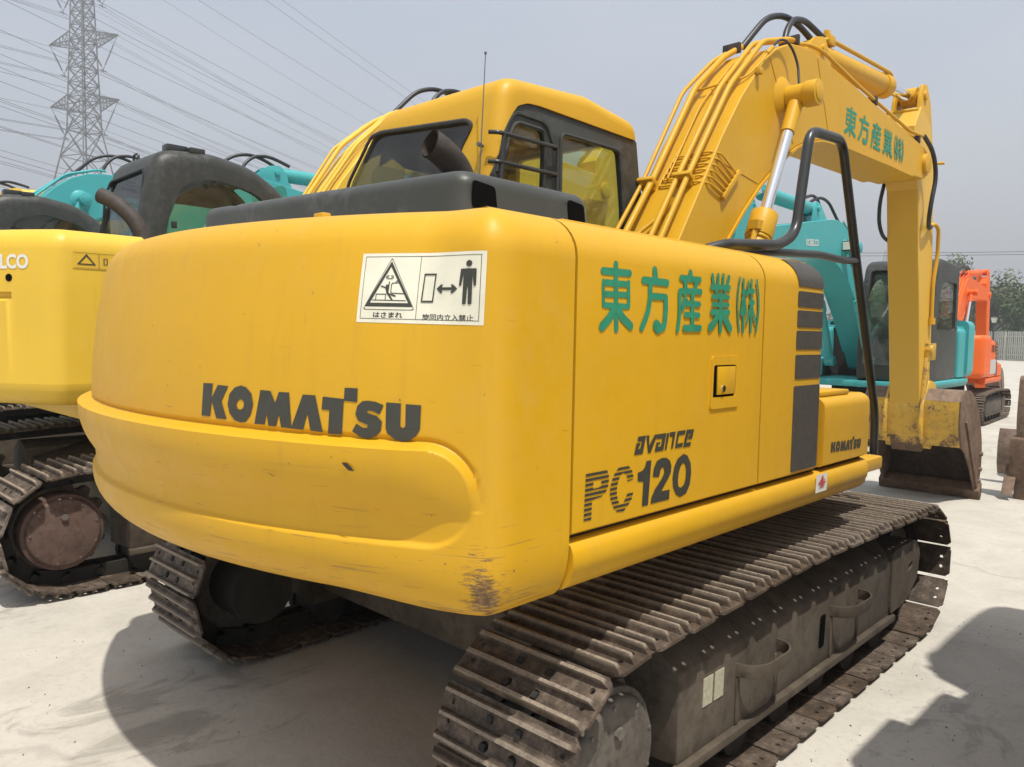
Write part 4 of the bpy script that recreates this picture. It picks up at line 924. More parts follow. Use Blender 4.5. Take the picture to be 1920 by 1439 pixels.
        for y in (3.22, 4.27):
            c = top_at(y, .03); MB().box(.125, .205, y-.018, y+.018, c.z-.03, c.z+.035).build('pipe_clamp', 'exhaust_metal', bo, bevel=.003)
        for y, x in ((.25, -.02), (.30, .03), (.38, .02)):
            c = top_at(y, 0); MB().box(x-.014, x+.014, c.y-.012, c.y+.012, c.z-.005, c.z+.028).build('pipe_lug', body, bo, bevel=.003)
    # hoses over the top
    MB().tube([(-.10, 1.66, 3.42), (-.08, 1.76, 3.53), (-.06, 1.90, 3.67), (-.03, 2.10, 3.735), (.0, 2.30, 3.70), (.03, 2.48, 3.62), (.05, 2.56, 3.60)], .021, 12, fil=.12, fseg=5).build('boom_hose', 'black_rubber', bo, smooth=50)
    MB().tube([(.03, 1.98, 3.50), (.02, 2.03, 3.60), (.01, 2.14, 3.71), (.01, 2.32, 3.755), (.02, 2.48, 3.73), (.04, 2.62, 3.69)], .021, 12, fil=.10, fseg=5).build('boom_hose', 'black_rubber', bo, smooth=50)

def bucket(root, main, body):
    bk = put('bucket', None, root, (0, 0, 0)); bk.empty_display_size = .2
    x0, x1 = -.36, .47
    sh = [(4.96, .56), (4.86, .74), (4.86, .98), (4.98, 1.09), (5.16, 1.085), (5.38, .99), (5.58, .78), (5.70, .50), (5.72, .28), (5.66, .12), (5.57, .02)]
    sh = [(4.96, .56), (4.87, .74), (4.87, .99)]+[(p.x, p.y) for p in fillet([Vector((4.98, 1.09, 0)), Vector((5.20, 1.09, 0)), Vector((5.50, .92, 0)), Vector((5.70, .55, 0)), Vector((5.72, .25, 0)), Vector((5.57, .02, 0))], .2, 4)]
    t = .018; c = Vector((5.25, .5)); inn = []
    for y, z in sh:
        d = (c-Vector((y, z))).normalized(); inn.append((y+d.x*t, z+d.y*t))
    m = MB()
    k = 3
    def strip(a, b, name, mat):
        q = MB(); P = sh[a:b]+inn[a:b][::-1]; q.prism(P, x0, x1, 'X'); return q.build(name, mat, bk, bevel=0, smooth=30)
    strip(0, 3, 'bucket_brow', 'worn_yellow' if main else 'bucket_steel'); strip(2, len(sh), 'bucket_shell', 'bucket_steel')
    i2 = []
    for y, z in inn:
        dd = (c-Vector((y, z))).normalized(); i2.append((y+dd.x*.004, z+dd.y*.004))
    q = MB(); vs = [(xx, y, z) for y, z in i2[1:] for xx in (x0+.003, x1-.003)]; q.add(vs, [(2*i, 2*i+1, 2*i+3, 2*i+2) for i in range(len(i2)-2)]); q.build('bucket_shade_sheet', 'bucket_inner', bk, smooth=40)  # dark sheet added inside the shell, painting the shade of the bucket's interior
    side = sh+[(5.50, .10), (5.30, .33), (5.10, .50)]
    for a, b in ((x0-.016, x0+.001), (x1-.001, x1+.016)):
        MB().prism(side, a, b, 'X').build('bucket_side', 'bucket_steel', bk, bevel=.003, bang=60)
        xx = a if a < 0 else b; o = -1 if a < 0 else 1
        MB().bar((xx+o*.009, 5.04, .80), (xx+o*.009, 5.55, .10), .018, .03).build('side_rib', 'bucket_steel', bk, bevel=.003)
    MB().prism([(5.50, .09), (5.52, .005), (5.575, -.0), (5.60, .05), (5.60, .16), (5.575, .16)], x0-.05, x1+.055, 'X').build('cutting_edge', 'bucket_steel', bk, bevel=.004)
    if main:
        for y_, z in ((5.60, .17), (5.62, .29), (5.63, .44)): MB().cyl((x1+.016, y_, z), (x1+.042, y_, z), .020, n=8).build('side_bolt', 'bucket_steel', bk)
        MB().tube([(x0-.02, 5.0, .42), (x0-.03, 5.02, .26), (x0-.04, 4.97, .12)], .035, 10).build('bucket_hook', 'bucket_inner', bk, smooth=50)
        for x in (-.10, .10, .30): MB().box(x-.008, x+.008, 5.60, 5.62, .06, .16).build('edge_bolt', 'bucket_steel', bk)
    q = MB()
    for a in (-.175, .150): q.prism(round2([(4.86, .60), (4.80, .74), (4.84, .95), (5.0, 1.17), (5.16, 1.15), (5.3, 1.04), (5.0, .62)], .05, 3), a, a+.025, 'X')
    q.cyl((-.2, 5.05, .56), (.2, 5.05, .56), .05, n=18)
    q.build('bucket_ears', 'worn_yellow' if main else 'bucket_steel', bk, bevel=.003)
# ------------------------------------------------------------------ ground and setting
m = MB().add([(-600, -600, 0), (600, -600, 0), (600, 900, 0), (-600, 900, 0)], [(0, 1, 2, 3)])
m.build('ground', 'concrete', None, smooth=0, kind='structure')
FA, FB = Vector((-3.0, 64.5, 0)), Vector((-52, 99, 0))
fd_ = (FB-FA).normalized(); fn_ = Vector((-fd_.y, fd_.x, 0)); fn_ = fn_ if fn_.y > 0 else -fn_
a, b = FA-fd_*80, FB+fd_*120
MB().add([a+fn_*.4+Vector((0, 0, .02)), b+fn_*.4+Vector((0, 0, .02)), b+fn_*300+Vector((0, 0, .02)), a+fn_*300+Vector((0, 0, .02))], [(0, 1, 2, 3)]).build('grass_verge', 'grass_green', None, smooth=0, kind='structure')

def clean(s): return s
# ---------------- the main machine
root, fnA = excavator('excavator', 'large yellow excavator in the foreground with dark hood and green lettering on its side', (0, 0, 0), main=True, body='yellow_paint')
def on_cw(u, v, d): return fnA(u, v, d)
lk = [KOMATSU[k] for k in 'KOMATSU' if k in KOMATSU]
seen = []; polys = []
for k in ('K', 'O', 'M', 'T', 'S', 'U'): polys.append(KOMATSU[k])
lettering('lettering', polys, on_cw, 'decal_dark', root, label='dark maker name across the back of the counterweight')
for c in CHIPS:
    plate([c], lambda u, v, d: on_cw(u, v, .047 if v > 1.19 else .040)).build('paint_chip', 'bucket_inner', root, smooth=0)
# side kanji
sd = side_fn()
lettering('lettering', [[p] for r, pts in KANJI for p in stroke(pts, r, 5)], lambda u, v, d: (1.2+d, u, v), 'decal_green', root, label='green Japanese company name on the engine door')
# the same on the boom
q = [(2.632, 3.222), (3.868, 3.195), (2.600, 3.008), (3.862, 2.992)]
def bm_map(u, v, d):
    a = (u+1.482)/.882; b = (v-1.555)/.190
    y = (q[2][0]*(1-a)+q[3][0]*a)*(1-b)+(q[0][0]*(1-a)+q[1][0]*a)*b
    z = (q[2][1]*(1-a)+q[3][1]*a)*(1-b)+(q[0][1]*(1-a)+q[1][1]*a)*b
    return (.2+d, y, z)
boomo = [c for c in root.children if c.name.startswith('boom') and 'cyl' not in c.name][0]
lettering('lettering', [[p] for r, pts in KANJI for p in stroke(pts, r*1.05, 5)], bm_map, 'decal_green', boomo, label='green Japanese company name near the boom tip')
# model number: solid digits, striped letters
flat = lambda u, v, d: (1.2+d, u, v)
lettering('lettering', [PC_POLY['one'], PC_POLY['two'], PC_POLY['zero']], flat, 'decal_dark', root, label='dark model number on the engine door')
def stripes(loops, z0, z1, nstr, duty):
    out = []
    def cross(z):
        xs = []
        for lp in loops:
            for (ax, az), (bx, bz) in zip(lp, lp[1:]+lp[:1]):
                if (az > z) != (bz > z): xs.append(ax+(z-az)/(bz-az)*(bx-ax))
        return sorted(xs)
    st = (z1-z0)/nstr
    for i in range(nstr):
        a, b = z0+st*i, z0+st*i+st*duty
        for k in range(4):
            za, zb = a+(b-a)*k/4, a+(b-a)*(k+1)/4
            A, B = cross(za+1e-5), cross(zb-1e-5)
            if len(A) != len(B): A = B = cross((za+zb)/2)
            for j in range(0, len(A)-1, 2): out.append([[(A[j], za), (A[j+1], za), (B[j+1], zb), (B[j], zb)]])
    return out
zs = [p[1] for p in PC_POLY['P'][0]]; lettering('lettering', stripes(PC_POLY['P'], min(zs), max(zs), 10, .55), flat, 'decal_dark', root, step=0)
zs = [p[1] for p in PC_POLY['C'][0]]; lettering('lettering', stripes(PC_POLY['C'], min(zs), max(zs), 10, .55), flat, 'decal_dark', root, step=0)
lettering('lettering', [[p] for p in AVANCE], flat, 'decal_dark', root)
# small maker name on the tool box
allp = [p for k in 'KOMATSU' if k in KOMATSU for lp in KOMATSU[k] for p in lp]
u0k, u1k, v0k, v1k = min(p[0] for p in allp), max(p[0] for p in allp), 1.300, 1.405
sm = lambda u, v, d: (1.2+d, .078+(u-u0k)/(u1k-u0k)*.325, 1.082+(v-v0k)/(v1k-v0k)*.050)
lettering('lettering', polys, sm, 'decal_dark', root, label='small dark maker name on the tool box')
# white badge on the skirt
plate([[(-.078, .944), (.030, .944), (.034, 1.014), (-.074, 1.016)]], lambda u, v, d: (1.2095+d, u, v)).build('badge', 'decal_white', root, smooth=0)
lettering('badge_mark', [[[(-.060, .978), (.015, .978), (.010, .985), (-.055, .985)]], [[(-.028, .975), (-.012, .975), (-.012, 1.008), (-.028, 1.008)]], [[(-.05, .964), (.005, .964), (-.005, .971), (-.04, .971)]], [[(-.048, .986), (-.030, .999), (-.030, .988)]], [[(-.010, .988), (-.010, .999), (.006, .986)]]], lambda u, v, d: (1.2108+d, u, v), 'decal_red', root)
# warning sign on the counterweight
TL, TR, BR, BL = (.903, 1.7350), (1.237, 1.7335), (1.231, 1.5655), (.902, 1.5695)
def sg_(u, v, d):
    s = (BL[0]*(1-u)+BR[0]*u)*(1-v)+(TL[0]*(1-u)+TR[0]*u)*v; z = (BL[1]*(1-u)+BR[1]*u)*(1-v)+(TL[1]*(1-u)+TR[1]*u)*v
    return on_cw(s, z, d)
gm = MB(); nx = 24; nz_ = 14
gm.add([sg_(i/nx, j/nz_, .0008) for j in range(nz_+1) for i in range(nx+1)], [(j*(nx+1)+i, j*(nx+1)+i+1, (j+1)*(nx+1)+i+1, (j+1)*(nx+1)+i) for j in range(nz_) for i in range(nx)])
sign = gm.build('warning_sticker', 'sticker_cream', root, smooth=60, label='cream warning sticker with triangle and standing figure')
A_ = 1.87    # width / height
def rect(u0, u1, v0, v1): 
    n = max(1, int((u1-u0)/.06)); return [[(u0+(u1-u0)*i/n, v0) for i in range(n+1)]+[(u1-(u1-u0)*i/n, v1) for i in range(n+1)]]
def ln(pts, w=.006): return [[p] for p in [[(x/A_, y) for x, y in s] for s in stroke([(x*A_, y) for x, y in pts], w, 3)]]
def circ(u, v, r, n=14): return [[(u+r/A_*cos(2*pi*i/n), v+r*sin(2*pi*i/n)) for i in range(n)]]
pg = []
for r_ in (rect(.028, .965, .948, .955), rect(.028, .965, .055, .062), rect(.028, .032, .055, .955), rect(.961, .965, .055, .955), rect(.474, .478, .062, .95)): pg.append(r_)
ta = round2([(.245, .94), (.045, .185), (.462, .185)], .03, 3); tb_ = round2([(.245, .925), (.051, .193), (.456, .193)], .03, 3)
pg.append([ta, tb_[::-1]])
pg.append([[(.245, .885), (.060, .232), (.444, .232)], [(.245, .805), (.408, .285), (.100, .285)]])
for l in ([(.12, .325), (.385, .32)], [(.145, .33), (.145, .41), (.222, .41), (.222, .33)], [(.33, .575), (.27, .57), (.262, .55), (.262, .44), (.272, .425), (.365, .42)], [(.295, .575), (.302, .60), (.325, .605)]): pg += ln(l, .006)
for l, w in (([(.225, .50), (.238, .42)], .018), ([(.238, .42), (.278, .33)], .011), ([(.238, .42), (.300, .385)], .011), ([(.225, .50), (.182, .525)], .009), ([(.240, .46), (.243, .585)], .008)): pg += ln(l, w)
pg.append(circ(.228, .53, .020)); pg += ln([(.232, .675), (.218, .665), (.216, .645), (.235, .635), (.258, .635), (.272, .648), (.27, .668), (.256, .675)], .006)
pg += [[[(.226, .685), (.240, .675), (.228, .66)]], [[(.262, .685), (.250, .675), (.262, .66)]]]
pg.append([[(.505, .30), (.603, .30), (.613, .705), (.515, .705)], [(.516, .325), (.524, .682), (.602, .682), (.593, .325)]])
pg.append([[(.622, .492), (.655, .432), (.672, .432), (.662, .475), (.745, .475), (.735, .432), (.752, .432), (.790, .492), (.752, .552), (.735, .552), (.745, .512), (.662, .512), (.672, .552), (.655, .552)]])
pg.append(circ(.872, .835, .044)); pg.append([round2([(.80, .53), (.818, .53), (.833, .70), (.833, .28), (.862, .28), (.866, .52), (.872, .52), (.876, .28), (.905, .28), (.903, .70), (.915, .53), (.932, .53), (.932, .765), (.81, .765)], .012, 2)])
def refine(tri, lim):
    out = []; st = [tri]
    while st:
        t = st.pop(); L = [hypot((t[i][0]-t[(i+1) % 3][0])*A_, t[i][1]-t[(i+1) % 3][1]) for i in range(3)]; k = L.index(max(L))
        if L[k] < lim: out.append(t); continue
        a, b, c = t[k], t[(k+1) % 3], t[(k+2) % 3]; m_ = ((a[0]+b[0])/2, (a[1]+b[1])/2); st += [(a, m_, c), (m_, b, c)]
    return out
gm = MB()
for i, loops in enumerate(pg):
    P_, T_ = tess(loops)
    for f in T_:
        for t in refine(tuple(P_[q] for q in f), .10): gm.add([sg_(u, v, .0013+.00003*i) for u, v in t], [(0, 1, 2)])
gm.build('sticker_print', 'decal_dark', sign, smooth=0)
text_on('sticker_text', 'はさまれ', sg_, (.135, .372, .075, .155), 'decal_dark', sign, bold=.02, d=.0014)
text_on('sticker_text', '旋回内立入禁止', sg_, (.525, .925, .050, .140), 'decal_dark', sign, bold=.015, d=.0014)

# ---------------- the row to the left
G1 = 'excavators parked in the row behind'
m1, f1 = excavator('excavator', 'lemon yellow excavator with white maker name and grey cab, right beside the foreground machine', (-3.69, -.10, 0), scale=1.07, body='lemon_paint', cab='grey', cabpaint='cab_grey', seed=3, group=G1)
for c in m1.children:
    if c.name.startswith(('track', 'undercarriage')): c.location.y -= .15
def m1f(u, v, d): return f1(u, v, d)
text_on('lettering', 'KOBELCO', m1f, (.80, 1.19, 1.735, 1.812), 'decal_white', m1, bold=.035, d=.002, label='white maker name on the lemon counterweight')
MB().cyl(m1f(1.07, 1.69, -.01), m1f(1.07, 1.69, .002), .020, n=16).build('tie_hole', 'black_void', m1, smooth=0)
def chm(u, v, d):                                    # flank of the counterweight beside the corner
    return (1.24+d, u, v)
def small_sign(parent, fn, matn='sticker_yellow'):
    s = MB().add([fn(u, v, .002) for u, v in ((0, 0), (1, 0), (1, 1), (0, 1))], [(0, 1, 2, 3)]).build('warning_sticker', matn, parent, smooth=0)
    P = [[[(.03, .04), (.97, .04), (.97, .06), (.03, .06)]], [[(.03, .94), (.97, .94), (.97, .96), (.03, .96)]], [[(.49, .06), (.50, .06), (.50, .94), (.49, .94)]],
         [[(.26, .9), (.08, .25), (.44, .25)], [(.26, .76), (.39, .32), (.13, .32)]], [[(.58, .3), (.66, .3), (.66, .7), (.58, .7)], [(.60, .34), (.60, .66), (.64, .66), (.64, .34)]],
         [[(.69, .5), (.73, .42), (.73, .47), (.77, .47), (.77, .42), (.81, .5), (.77, .58), (.77, .53), (.73, .53), (.73, .58)]],
         [[(.84, .2), (.89, .2), (.92, .2), (.93, .7), (.83, .7)]], circ(.88, .79, .06)]
    lettering('sticker_print', P, lambda u, v, d: fn(u, v, d), 'decal_dark', s, base=.004, step=.0001)
small_sign(m1, lambda u, v, d: (1.24+d, -1.43+u*.26, 1.745+v*.088), 'lemon_paint')
excavator('excavator', 'teal excavator with dark grey cab showing directly behind the lemon yellow one', (-7.45, -.35, 0), scale=1.08, body='teal_paint', cab='grey', cabpaint='cab_grey', seed=4, group=G1, lower=4)
excavator('excavator', 'teal excavator farthest left whose boom shows just in front of the pylon foot', (-10.7, -.9, 0), scale=1.13, body='teal_paint', cab='grey', cabpaint='cab_grey', seed=5, group=G1)
excavator('excavator', 'yellow excavator at the far left edge, only the top of its boom in the picture', (-14.6, -1.6, 0), scale=1.12, body='lemon_paint', cab='grey', cabpaint='cab_grey', seed=6, group=G1)
# ---------------- facing row and the others on the right
G2 = 'excavators parked beyond the boom'
m4, f4 = excavator('excavator', 'teal excavator facing the camera behind the yellow arm, white maker name on its boom', (-1.99, 9.45, 0), yaw=radians(182.1), scale=.955, body='teal_paint', cab='box', cabpaint='cab_grey', seed=8, group=G2, lower=4.5)
wl = MB().box(-.32, -.20, 1.78, 1.90, 2.86, 3.0).build('work_lamp', 'rail_paint', m4, bevel=.012); MB().box(-.31, -.21, 1.90, 1.904, 2.875, 2.985).build('lamp_lens', 'lamp_glass', wl, smooth=0)
b4 = [c for c in m4.children if c.name.startswith('boom') and 'cyl' not in c.name][0]
text_on('lettering', 'KOBELCO', lambda u, v, d: (-.19-d, -u, v), (-3.05, -2.62, 3.05, 3.14), 'decal_white', b4, bold=.02, d=.003, label='white maker name on the teal boom')
m5, f5 = excavator('excavator', 'small orange excavator far back on the right, seen from behind, with a yellow sticker', (-2.27, 14.27, 0), yaw=radians(2.8), scale=.85, body='orange_paint', cab='grey', cabpaint='cab_grey', seed=9, group=G2, brand='small', right_detail=False)
small_sign(m5, lambda u, v, d: (f5(.50+u*.60, 1.64+v*.20, d+.004)))
MB().box(1.2025, 1.206, -1.0, -.2, 1.10, 1.42).build('pale_panel', 'pale_grey_paint', m5, smooth=0)
for i, (y0, w) in enumerate(((-.92, .10), (-.74, .05), (-.62, .12), (-.42, .10))):
    MB().box(1.2025, 1.207, y0, y0+w*.35, 1.58, 1.74).box(1.2025, 1.207, y0+w*.5, y0+w*.8, 1.58, 1.74).build('side_mark', 'decal_dark', m5, smooth=0)
m6, f6 = excavator('excavator', 'excavator at the right edge with only its track end and blade in the picture', (1.46, 8.54, 0), yaw=pi, scale=.80, body='yellow_paint', cab='grey', cabpaint='cab_grey', boom=False, seed=10, group=G2)
s_ = 1/.80
def L6(x, y, z): return ((1.46-x)*s_, (8.54-y)*s_, z*s_)
m = MB(); P = [(6.80, .10), (6.74, .22), (6.74, .44), (6.80, .60), (6.825, .60), (6.765, .44), (6.765, .22), (6.825, .10)]
m.prism(P, .40, 2.5, 'X'); m.v = [L6(*v) for v in m.v]; m.build('dozer_blade', 'bucket_steel', m6, bevel=.01)
m = MB().bar((.9, 6.85, .35), (.9, 7.6, .40), .10).bar((2.0, 6.85, .35), (2.0, 7.6, .40), .10); m.v = [L6(*v) for v in m.v]; m.build('blade_arm', 'bucket_steel', m6, bevel=.01)
ap = round2([(5.86, 1.22), (6.02, 1.22), (6.10, .9), (6.02, .50), (5.88, .42), (5.82, .8)], .06, 4)
m = MB().prism(ap, .74, .92, 'X'); m.v = [L6(*v) for v in m.v]; m.build('dipper', 'bucket_steel', m6, bevel=.01)
m = MB().prism(round2([(5.82, .62), (6.05, .62), (6.12, .30), (5.95, .14), (5.82, .22)], .05, 3), .70, 1.35, 'X'); m.prism([(5.72, .05), (5.80, .14), (5.98, .30), (5.90, .34)], .66, .76, 'X'); m.prism([(5.86, .20), (5.94, .20), (5.92, -.0), (5.87, -.0)], .74, .84, 'X')
m.v = [L6(*v) for v in m.v]; m.build('ripper_bucket', 'bucket_steel', m6, bevel=.008)
excavator('excavator', 'yellow excavator parked on the right just outside the picture, casting the shadow on the ground', (3.33, .97, 0), scale=1.0, body='yellow_paint', cab='shadow_solid', cabpaint='cab_grey', seed=11, right_detail=False)

# ---------------- pylons and cables
WD = Vector((-.401, .916, 0)); AD = Vector((.916, .401, 0))
def pylon(x, y, s, label, detail=True):
    r = put('lattice_pylon', None, None, (x, y, 0), (0, 0, atan2(AD.y, AD.x)), label, 'pylon'); r.scale = (s,)*3
    # half width of the body with height
    hw = lambda z: 2.05+(38-z)*.165 if z < 38 else 2.05-(2.05-1.05)*(z-38)/(72-38) if z < 72 else max(.15, 1.05-(z-72)*.22)
    lv = [0, 8, 15, 21.5, 27.5, 33, 38, 41, 44, 46.6, 49.2, 51.8, 54.4, 57, 59.4, 61.8, 64.2, 66.6, 69, 72, 76]
    m = MB(); w = .16
    for z0, z1 in zip(lv, lv[1:]):
        a, b = hw(z0), hw(z1)
        for k in range(4):
            c0 = [(a, a), (-a, a), (-a, -a), (a, -a)]; c1 = [(b, b), (-b, b), (-b, -b), (b, -b)]
            p0, p1 = (*c0[k], z0), (*c1[k], z1); q0, q1 = (*c0[(k+1) % 4], z0), (*c1[(k+1) % 4], z1)
            m.bar(p0, p1, w*1.5); m.bar(p0, q1, w*.8); m.bar(q0, p1, w*.8); m.bar(p1, q1, w*.8)
            if z0 < 27:
                mid0 = (Vector(p0)+Vector(q1))/2; m.bar((Vector(p0)+Vector(p1))/2, mid0, w*.5); m.bar((Vector(q0)+Vector(q1))/2, mid0, w*.5)
    m.build('tower_body', 'galvanised', r, smooth=0)
    for z in (43.2, 54.8, 66.4):
        for sg in (1, -1):
            b = hw(z); L = 8.6; m = MB(); tip = Vector((sg*L, 0, z-.1)); n = 6
            for sy in (-1, 1):
                B0, T0 = Vector((sg*b, sy*b, z-1.3)), Vector((sg*b, sy*b, z+1.2))
                m.bar(B0, tip, w); m.bar(T0, tip, w)
                for i in range(n):
                    p, q = B0.lerp(tip, i/n), T0.lerp(tip, (i+1)/n); p2, q2 = B0.lerp(tip, (i+1)/n), T0.lerp(tip, i/n)
                    m.bar(p, q, w*.5); m.bar(q2, p, w*.5)
            for i in range(n):
                for zz in (-1.3, 1.2):
                    A, Bq = Vector((sg*b, -b, z+zz)).lerp(tip, i/n), Vector((sg*b, b, z+zz)).lerp(tip, (i+1)/n); m.bar(A, Bq, w*.5)
            m.build('crossarm', 'galvanised', r, smooth=0)
            bot = Vector((sg*4.9, 0, z-5.9)); m = MB()
            for st in (Vector((sg*(L-.2), 0, z-.2)), Vector((sg*(hw(z-1)+.1), 0, z-1.2))):
                m.bar(st, bot, .07); d = bot-st
                for i in range(14):
                    c = st+d*(.28+.60*i/14); m.cyl(c, c+d.normalized()*.14, .17, .12, n=6)
            m.cyl(bot-Vector((0, .7, .25)), bot+Vector((0, .7, -.25)), .09, n=6).bar(bot, bot-Vector((0, 0, .5)), .14)
            m.build('insulator_string', 'insulator', r, smooth=0)
    return r
PX, PY = -159.6, 48.4
pylon(PX, PY, 1.0, 'tall grey lattice pylon at the top left with cables on three crossarms')
pylon(-139.9, 419.9, .62, 'tiny distant pylon showing above the trees between boom and arm')
def cable(p, d, L, sag, lab, r=.036, far=0, grp='cables strung from the pylon'):
    n = 40; P = []
    for i in range(n+1):
        t = i/n; P.append(Vector(p)+d*(L*t)+Vector((0, 0, far*t-4*sag*t*(1-t))))
    put('power_cable', MB().tube(P, r, 4).mesh('power_cable', 'cable_metal', smooth=0), None, label=lab, cat='cable', group=grp)
base = Vector((PX, PY, 0))
for z, nm in ((43.2, 'lowest'), (54.8, 'middle'), (66.4, 'topmost')):
    for sg, sd in ((1, 'right'), (-1, 'left')):
        for dx, inn in ((-.45, 'inner' if sg > 0 else 'outer'), (.45, 'outer' if sg > 0 else 'inner')):
            p = base+AD*(sg*4.9+dx)+Vector((0, 0, z-6.4)); t = inn+' cable of the pair under the '+nm+' '+sd+' crossarm, '
            cable(p, WD, 380, 11, t+'running away right'); cable(p, -WD, 360, 10, t+'running off left')
        p = base+AD*(sg*8.6)+Vector((0, 0, z-.3)); t = 'thin cable from the tip of the '+nm+' '+sd+' crossarm, '
        cable(p, WD, 380, 8, t+'running away right', .036); cable(p, -WD, 360, 8, t+'running off left', .036)
# a second line passing in front, its towers out of the picture
for i, (off, z) in enumerate(((12, 22.0), (16, 22.3), (20, 22.5), (12, 26.5), (20, 27), (14, 31), (19, 31.6), (26, 36.4), (31, 37), (27, 42), (32, 43), (38, 50), (10, 19.5), (23, 29), (24, 33.5), (8, 24.5), (34, 46), (42, 56), (46, 62), (29, 39.5), (11, 17.5), (17, 25), (22, 26), (9, 28.6), (27, 35.2), (37, 48), (21, 37.8), (30, 31.5), (25, 21.5), (49, 58), (33, 27))):
    p = base+AD*off-WD*120+Vector((0, 0, z+1.5)); cable(p, WD, 460, 10, 'thin overhead cable passing in front of the pylon without touching it', .034, far=-2, grp='cables of a second line passing the pylon')
def wire(a, b, sag, lab, r=.02):
    a, b = Vector(a), Vector(b); P = [a.lerp(b, i/24)-Vector((0, 0, 4*sag*(i/24)*(1-i/24))) for i in range(25)]
    put('power_cable', MB().tube(P, r, 4).mesh('power_cable', 'cable_metal', smooth=0), None, label=lab, cat='cable')
wire((-40, 48, 8.9), (22, 79.8, 9.6), 1.2, 'upper of two dark wires crossing the sky on the right above the fence')
wire((-40, 48, 8.5), (22, 79.8, 9.2), 1.0, 'lower of two dark wires crossing the sky on the right above the fence')

# ---------------- fence, lamp, trees
fence = put('palisade_fence', None, None, tuple(FA), (0, 0, atan2(fd_.y, fd_.x)), 'long pale picket fence beyond the concrete yard', 'fence')
Lf = (FB-FA).length
pk = MB().box(-.055, .055, -.012, .012, .12, 2.30).add([(-.055, -.012, 2.30), (.055, -.012, 2.30), (.055, .012, 2.30), (-.055, .012, 2.30), (0, -.012, 2.42), (0, .012, 2.42)], [(0, 1, 4), (2, 3, 5), (1, 2, 5, 4), (3, 0, 4, 5)]).mesh('picket', 'fence_paint', smooth=0)
n = 285
for i in range(n): put('picket', pk, fence, (i*.20, 0, 0), (0, random.uniform(-.01, .01), 0))
MB().box(0, n*.2, .012, .05, .45, .52).box(0, n*.2, .012, .05, 1.95, 2.02).build('rail', 'fence_paint', fence, smooth=0)
MB().box(0, n*.2, -.10, .10, 0, .13).build('fence_kerb', 'concrete', fence, smooth=0)
ps = MB().box(-.05, .05, .05, .13, 0, 2.3).mesh('fence_post', 'fence_paint', smooth=0)
for i in range(20): put('fence_post', ps, fence, (i*3.0, 0, 0))
lp = put('lamp_post', None, None, (-13.8, 71.6, 0), None, 'short black lamp post with a pale lantern standing at the fence', 'lamp post')
MB().cyl((0, 0, 0), (0, 0, 3.1), .09, .06, n=10).build('post', 'dark_post', lp)
MB().cyl((0, 0, 3.1), (0, 0, 3.5), .16, .26, n=10).build('lantern', 'lamp_glass', lp); MB().cyl((0, 0, 3.5), (0, 0, 3.6), .32, .1, n=10).build('lantern_cap', 'dark_post', lp)

def tree(x, y, h, w, leaf, label, seed, n=2600, trunk=.35, cat='tree', group=None, ls=.30, low=.22):
    rn = random.Random(seed); r = put('tree', None, None, (x, y, 0), (0, 0, rn.uniform(0, 6)), label, cat, group)
    m = MB(); H = h*.62; pts = [Vector((rn.uniform(-.1, .1)*i, rn.uniform(-.1, .1)*i, H*i/5)) for i in range(6)]
    m.tube(pts, [trunk*(1-.13*i) for i in range(6)], 8)
    blobs = []
    for i in range(13):
        a = rn.uniform(0, 2*pi); z = h*rn.uniform(low+.12, .93); k = sin(pi*min(1, max(.1, (z/h-low)/(1-low)*.85+.12)))
        rr = w*.5*k*rn.uniform(.25, .95); c = Vector((cos(a)*rr, sin(a)*rr, z)); blobs.append((c, w*rn.uniform(.13, .24)))
        s0 = pts[rn.randint(2, 5)]; m.tube([s0, s0.lerp(c, .5)+Vector((0, 0, .25)), c], [trunk*.35, trunk*.22, trunk*.08], 5)
        for _ in range(3):
            e = c+Vector((rn.uniform(-1, 1), rn.uniform(-1, 1), rn.uniform(-.3, 1)))*w*.16; m.tube([c, e], [trunk*.08, trunk*.03], 4)
    m.build('trunk', 'bark', r, smooth=50)
    m = MB(); vs = []; fs = []
    for i in range(n):
        c, br = blobs[rn.randrange(len(blobs))]
        d = Vector((rn.gauss(0, 1), rn.gauss(0, 1), rn.gauss(0, 1))); d.normalize(); p = c+d*br*rn.uniform(.35, 1.12)
        if p.z < h*low*.5: continue
        nrm = (d+Vector((rn.gauss(0, .5), rn.gauss(0, .5), rn.gauss(0, .5)+.3))).normalized(); q = nrm.to_track_quat('Z', 'Y') @ Quaternion((0, 0, 1), rn.uniform(0, 6)); s = ls*rn.uniform(.5, 1.2); k = len(vs)
        vs += [p+q @ Vector(v) for v in ((-s, 0, 0), (0, -s*.45, .1*s), (s, 0, 0), (0, s*.45, .1*s))]; fs.append((k, k+1, k+2, k+3))
    m.add(vs, fs); me = bpy.data.meshes.new('crown'); me.from_pydata(m.v, [], m.f); me.materials.append(MATS[leaf]); put('crown', me, r, kind='stuff')
def fpt(t, off): p = FA+fd_*t+fn_*off; return p.x, p.y
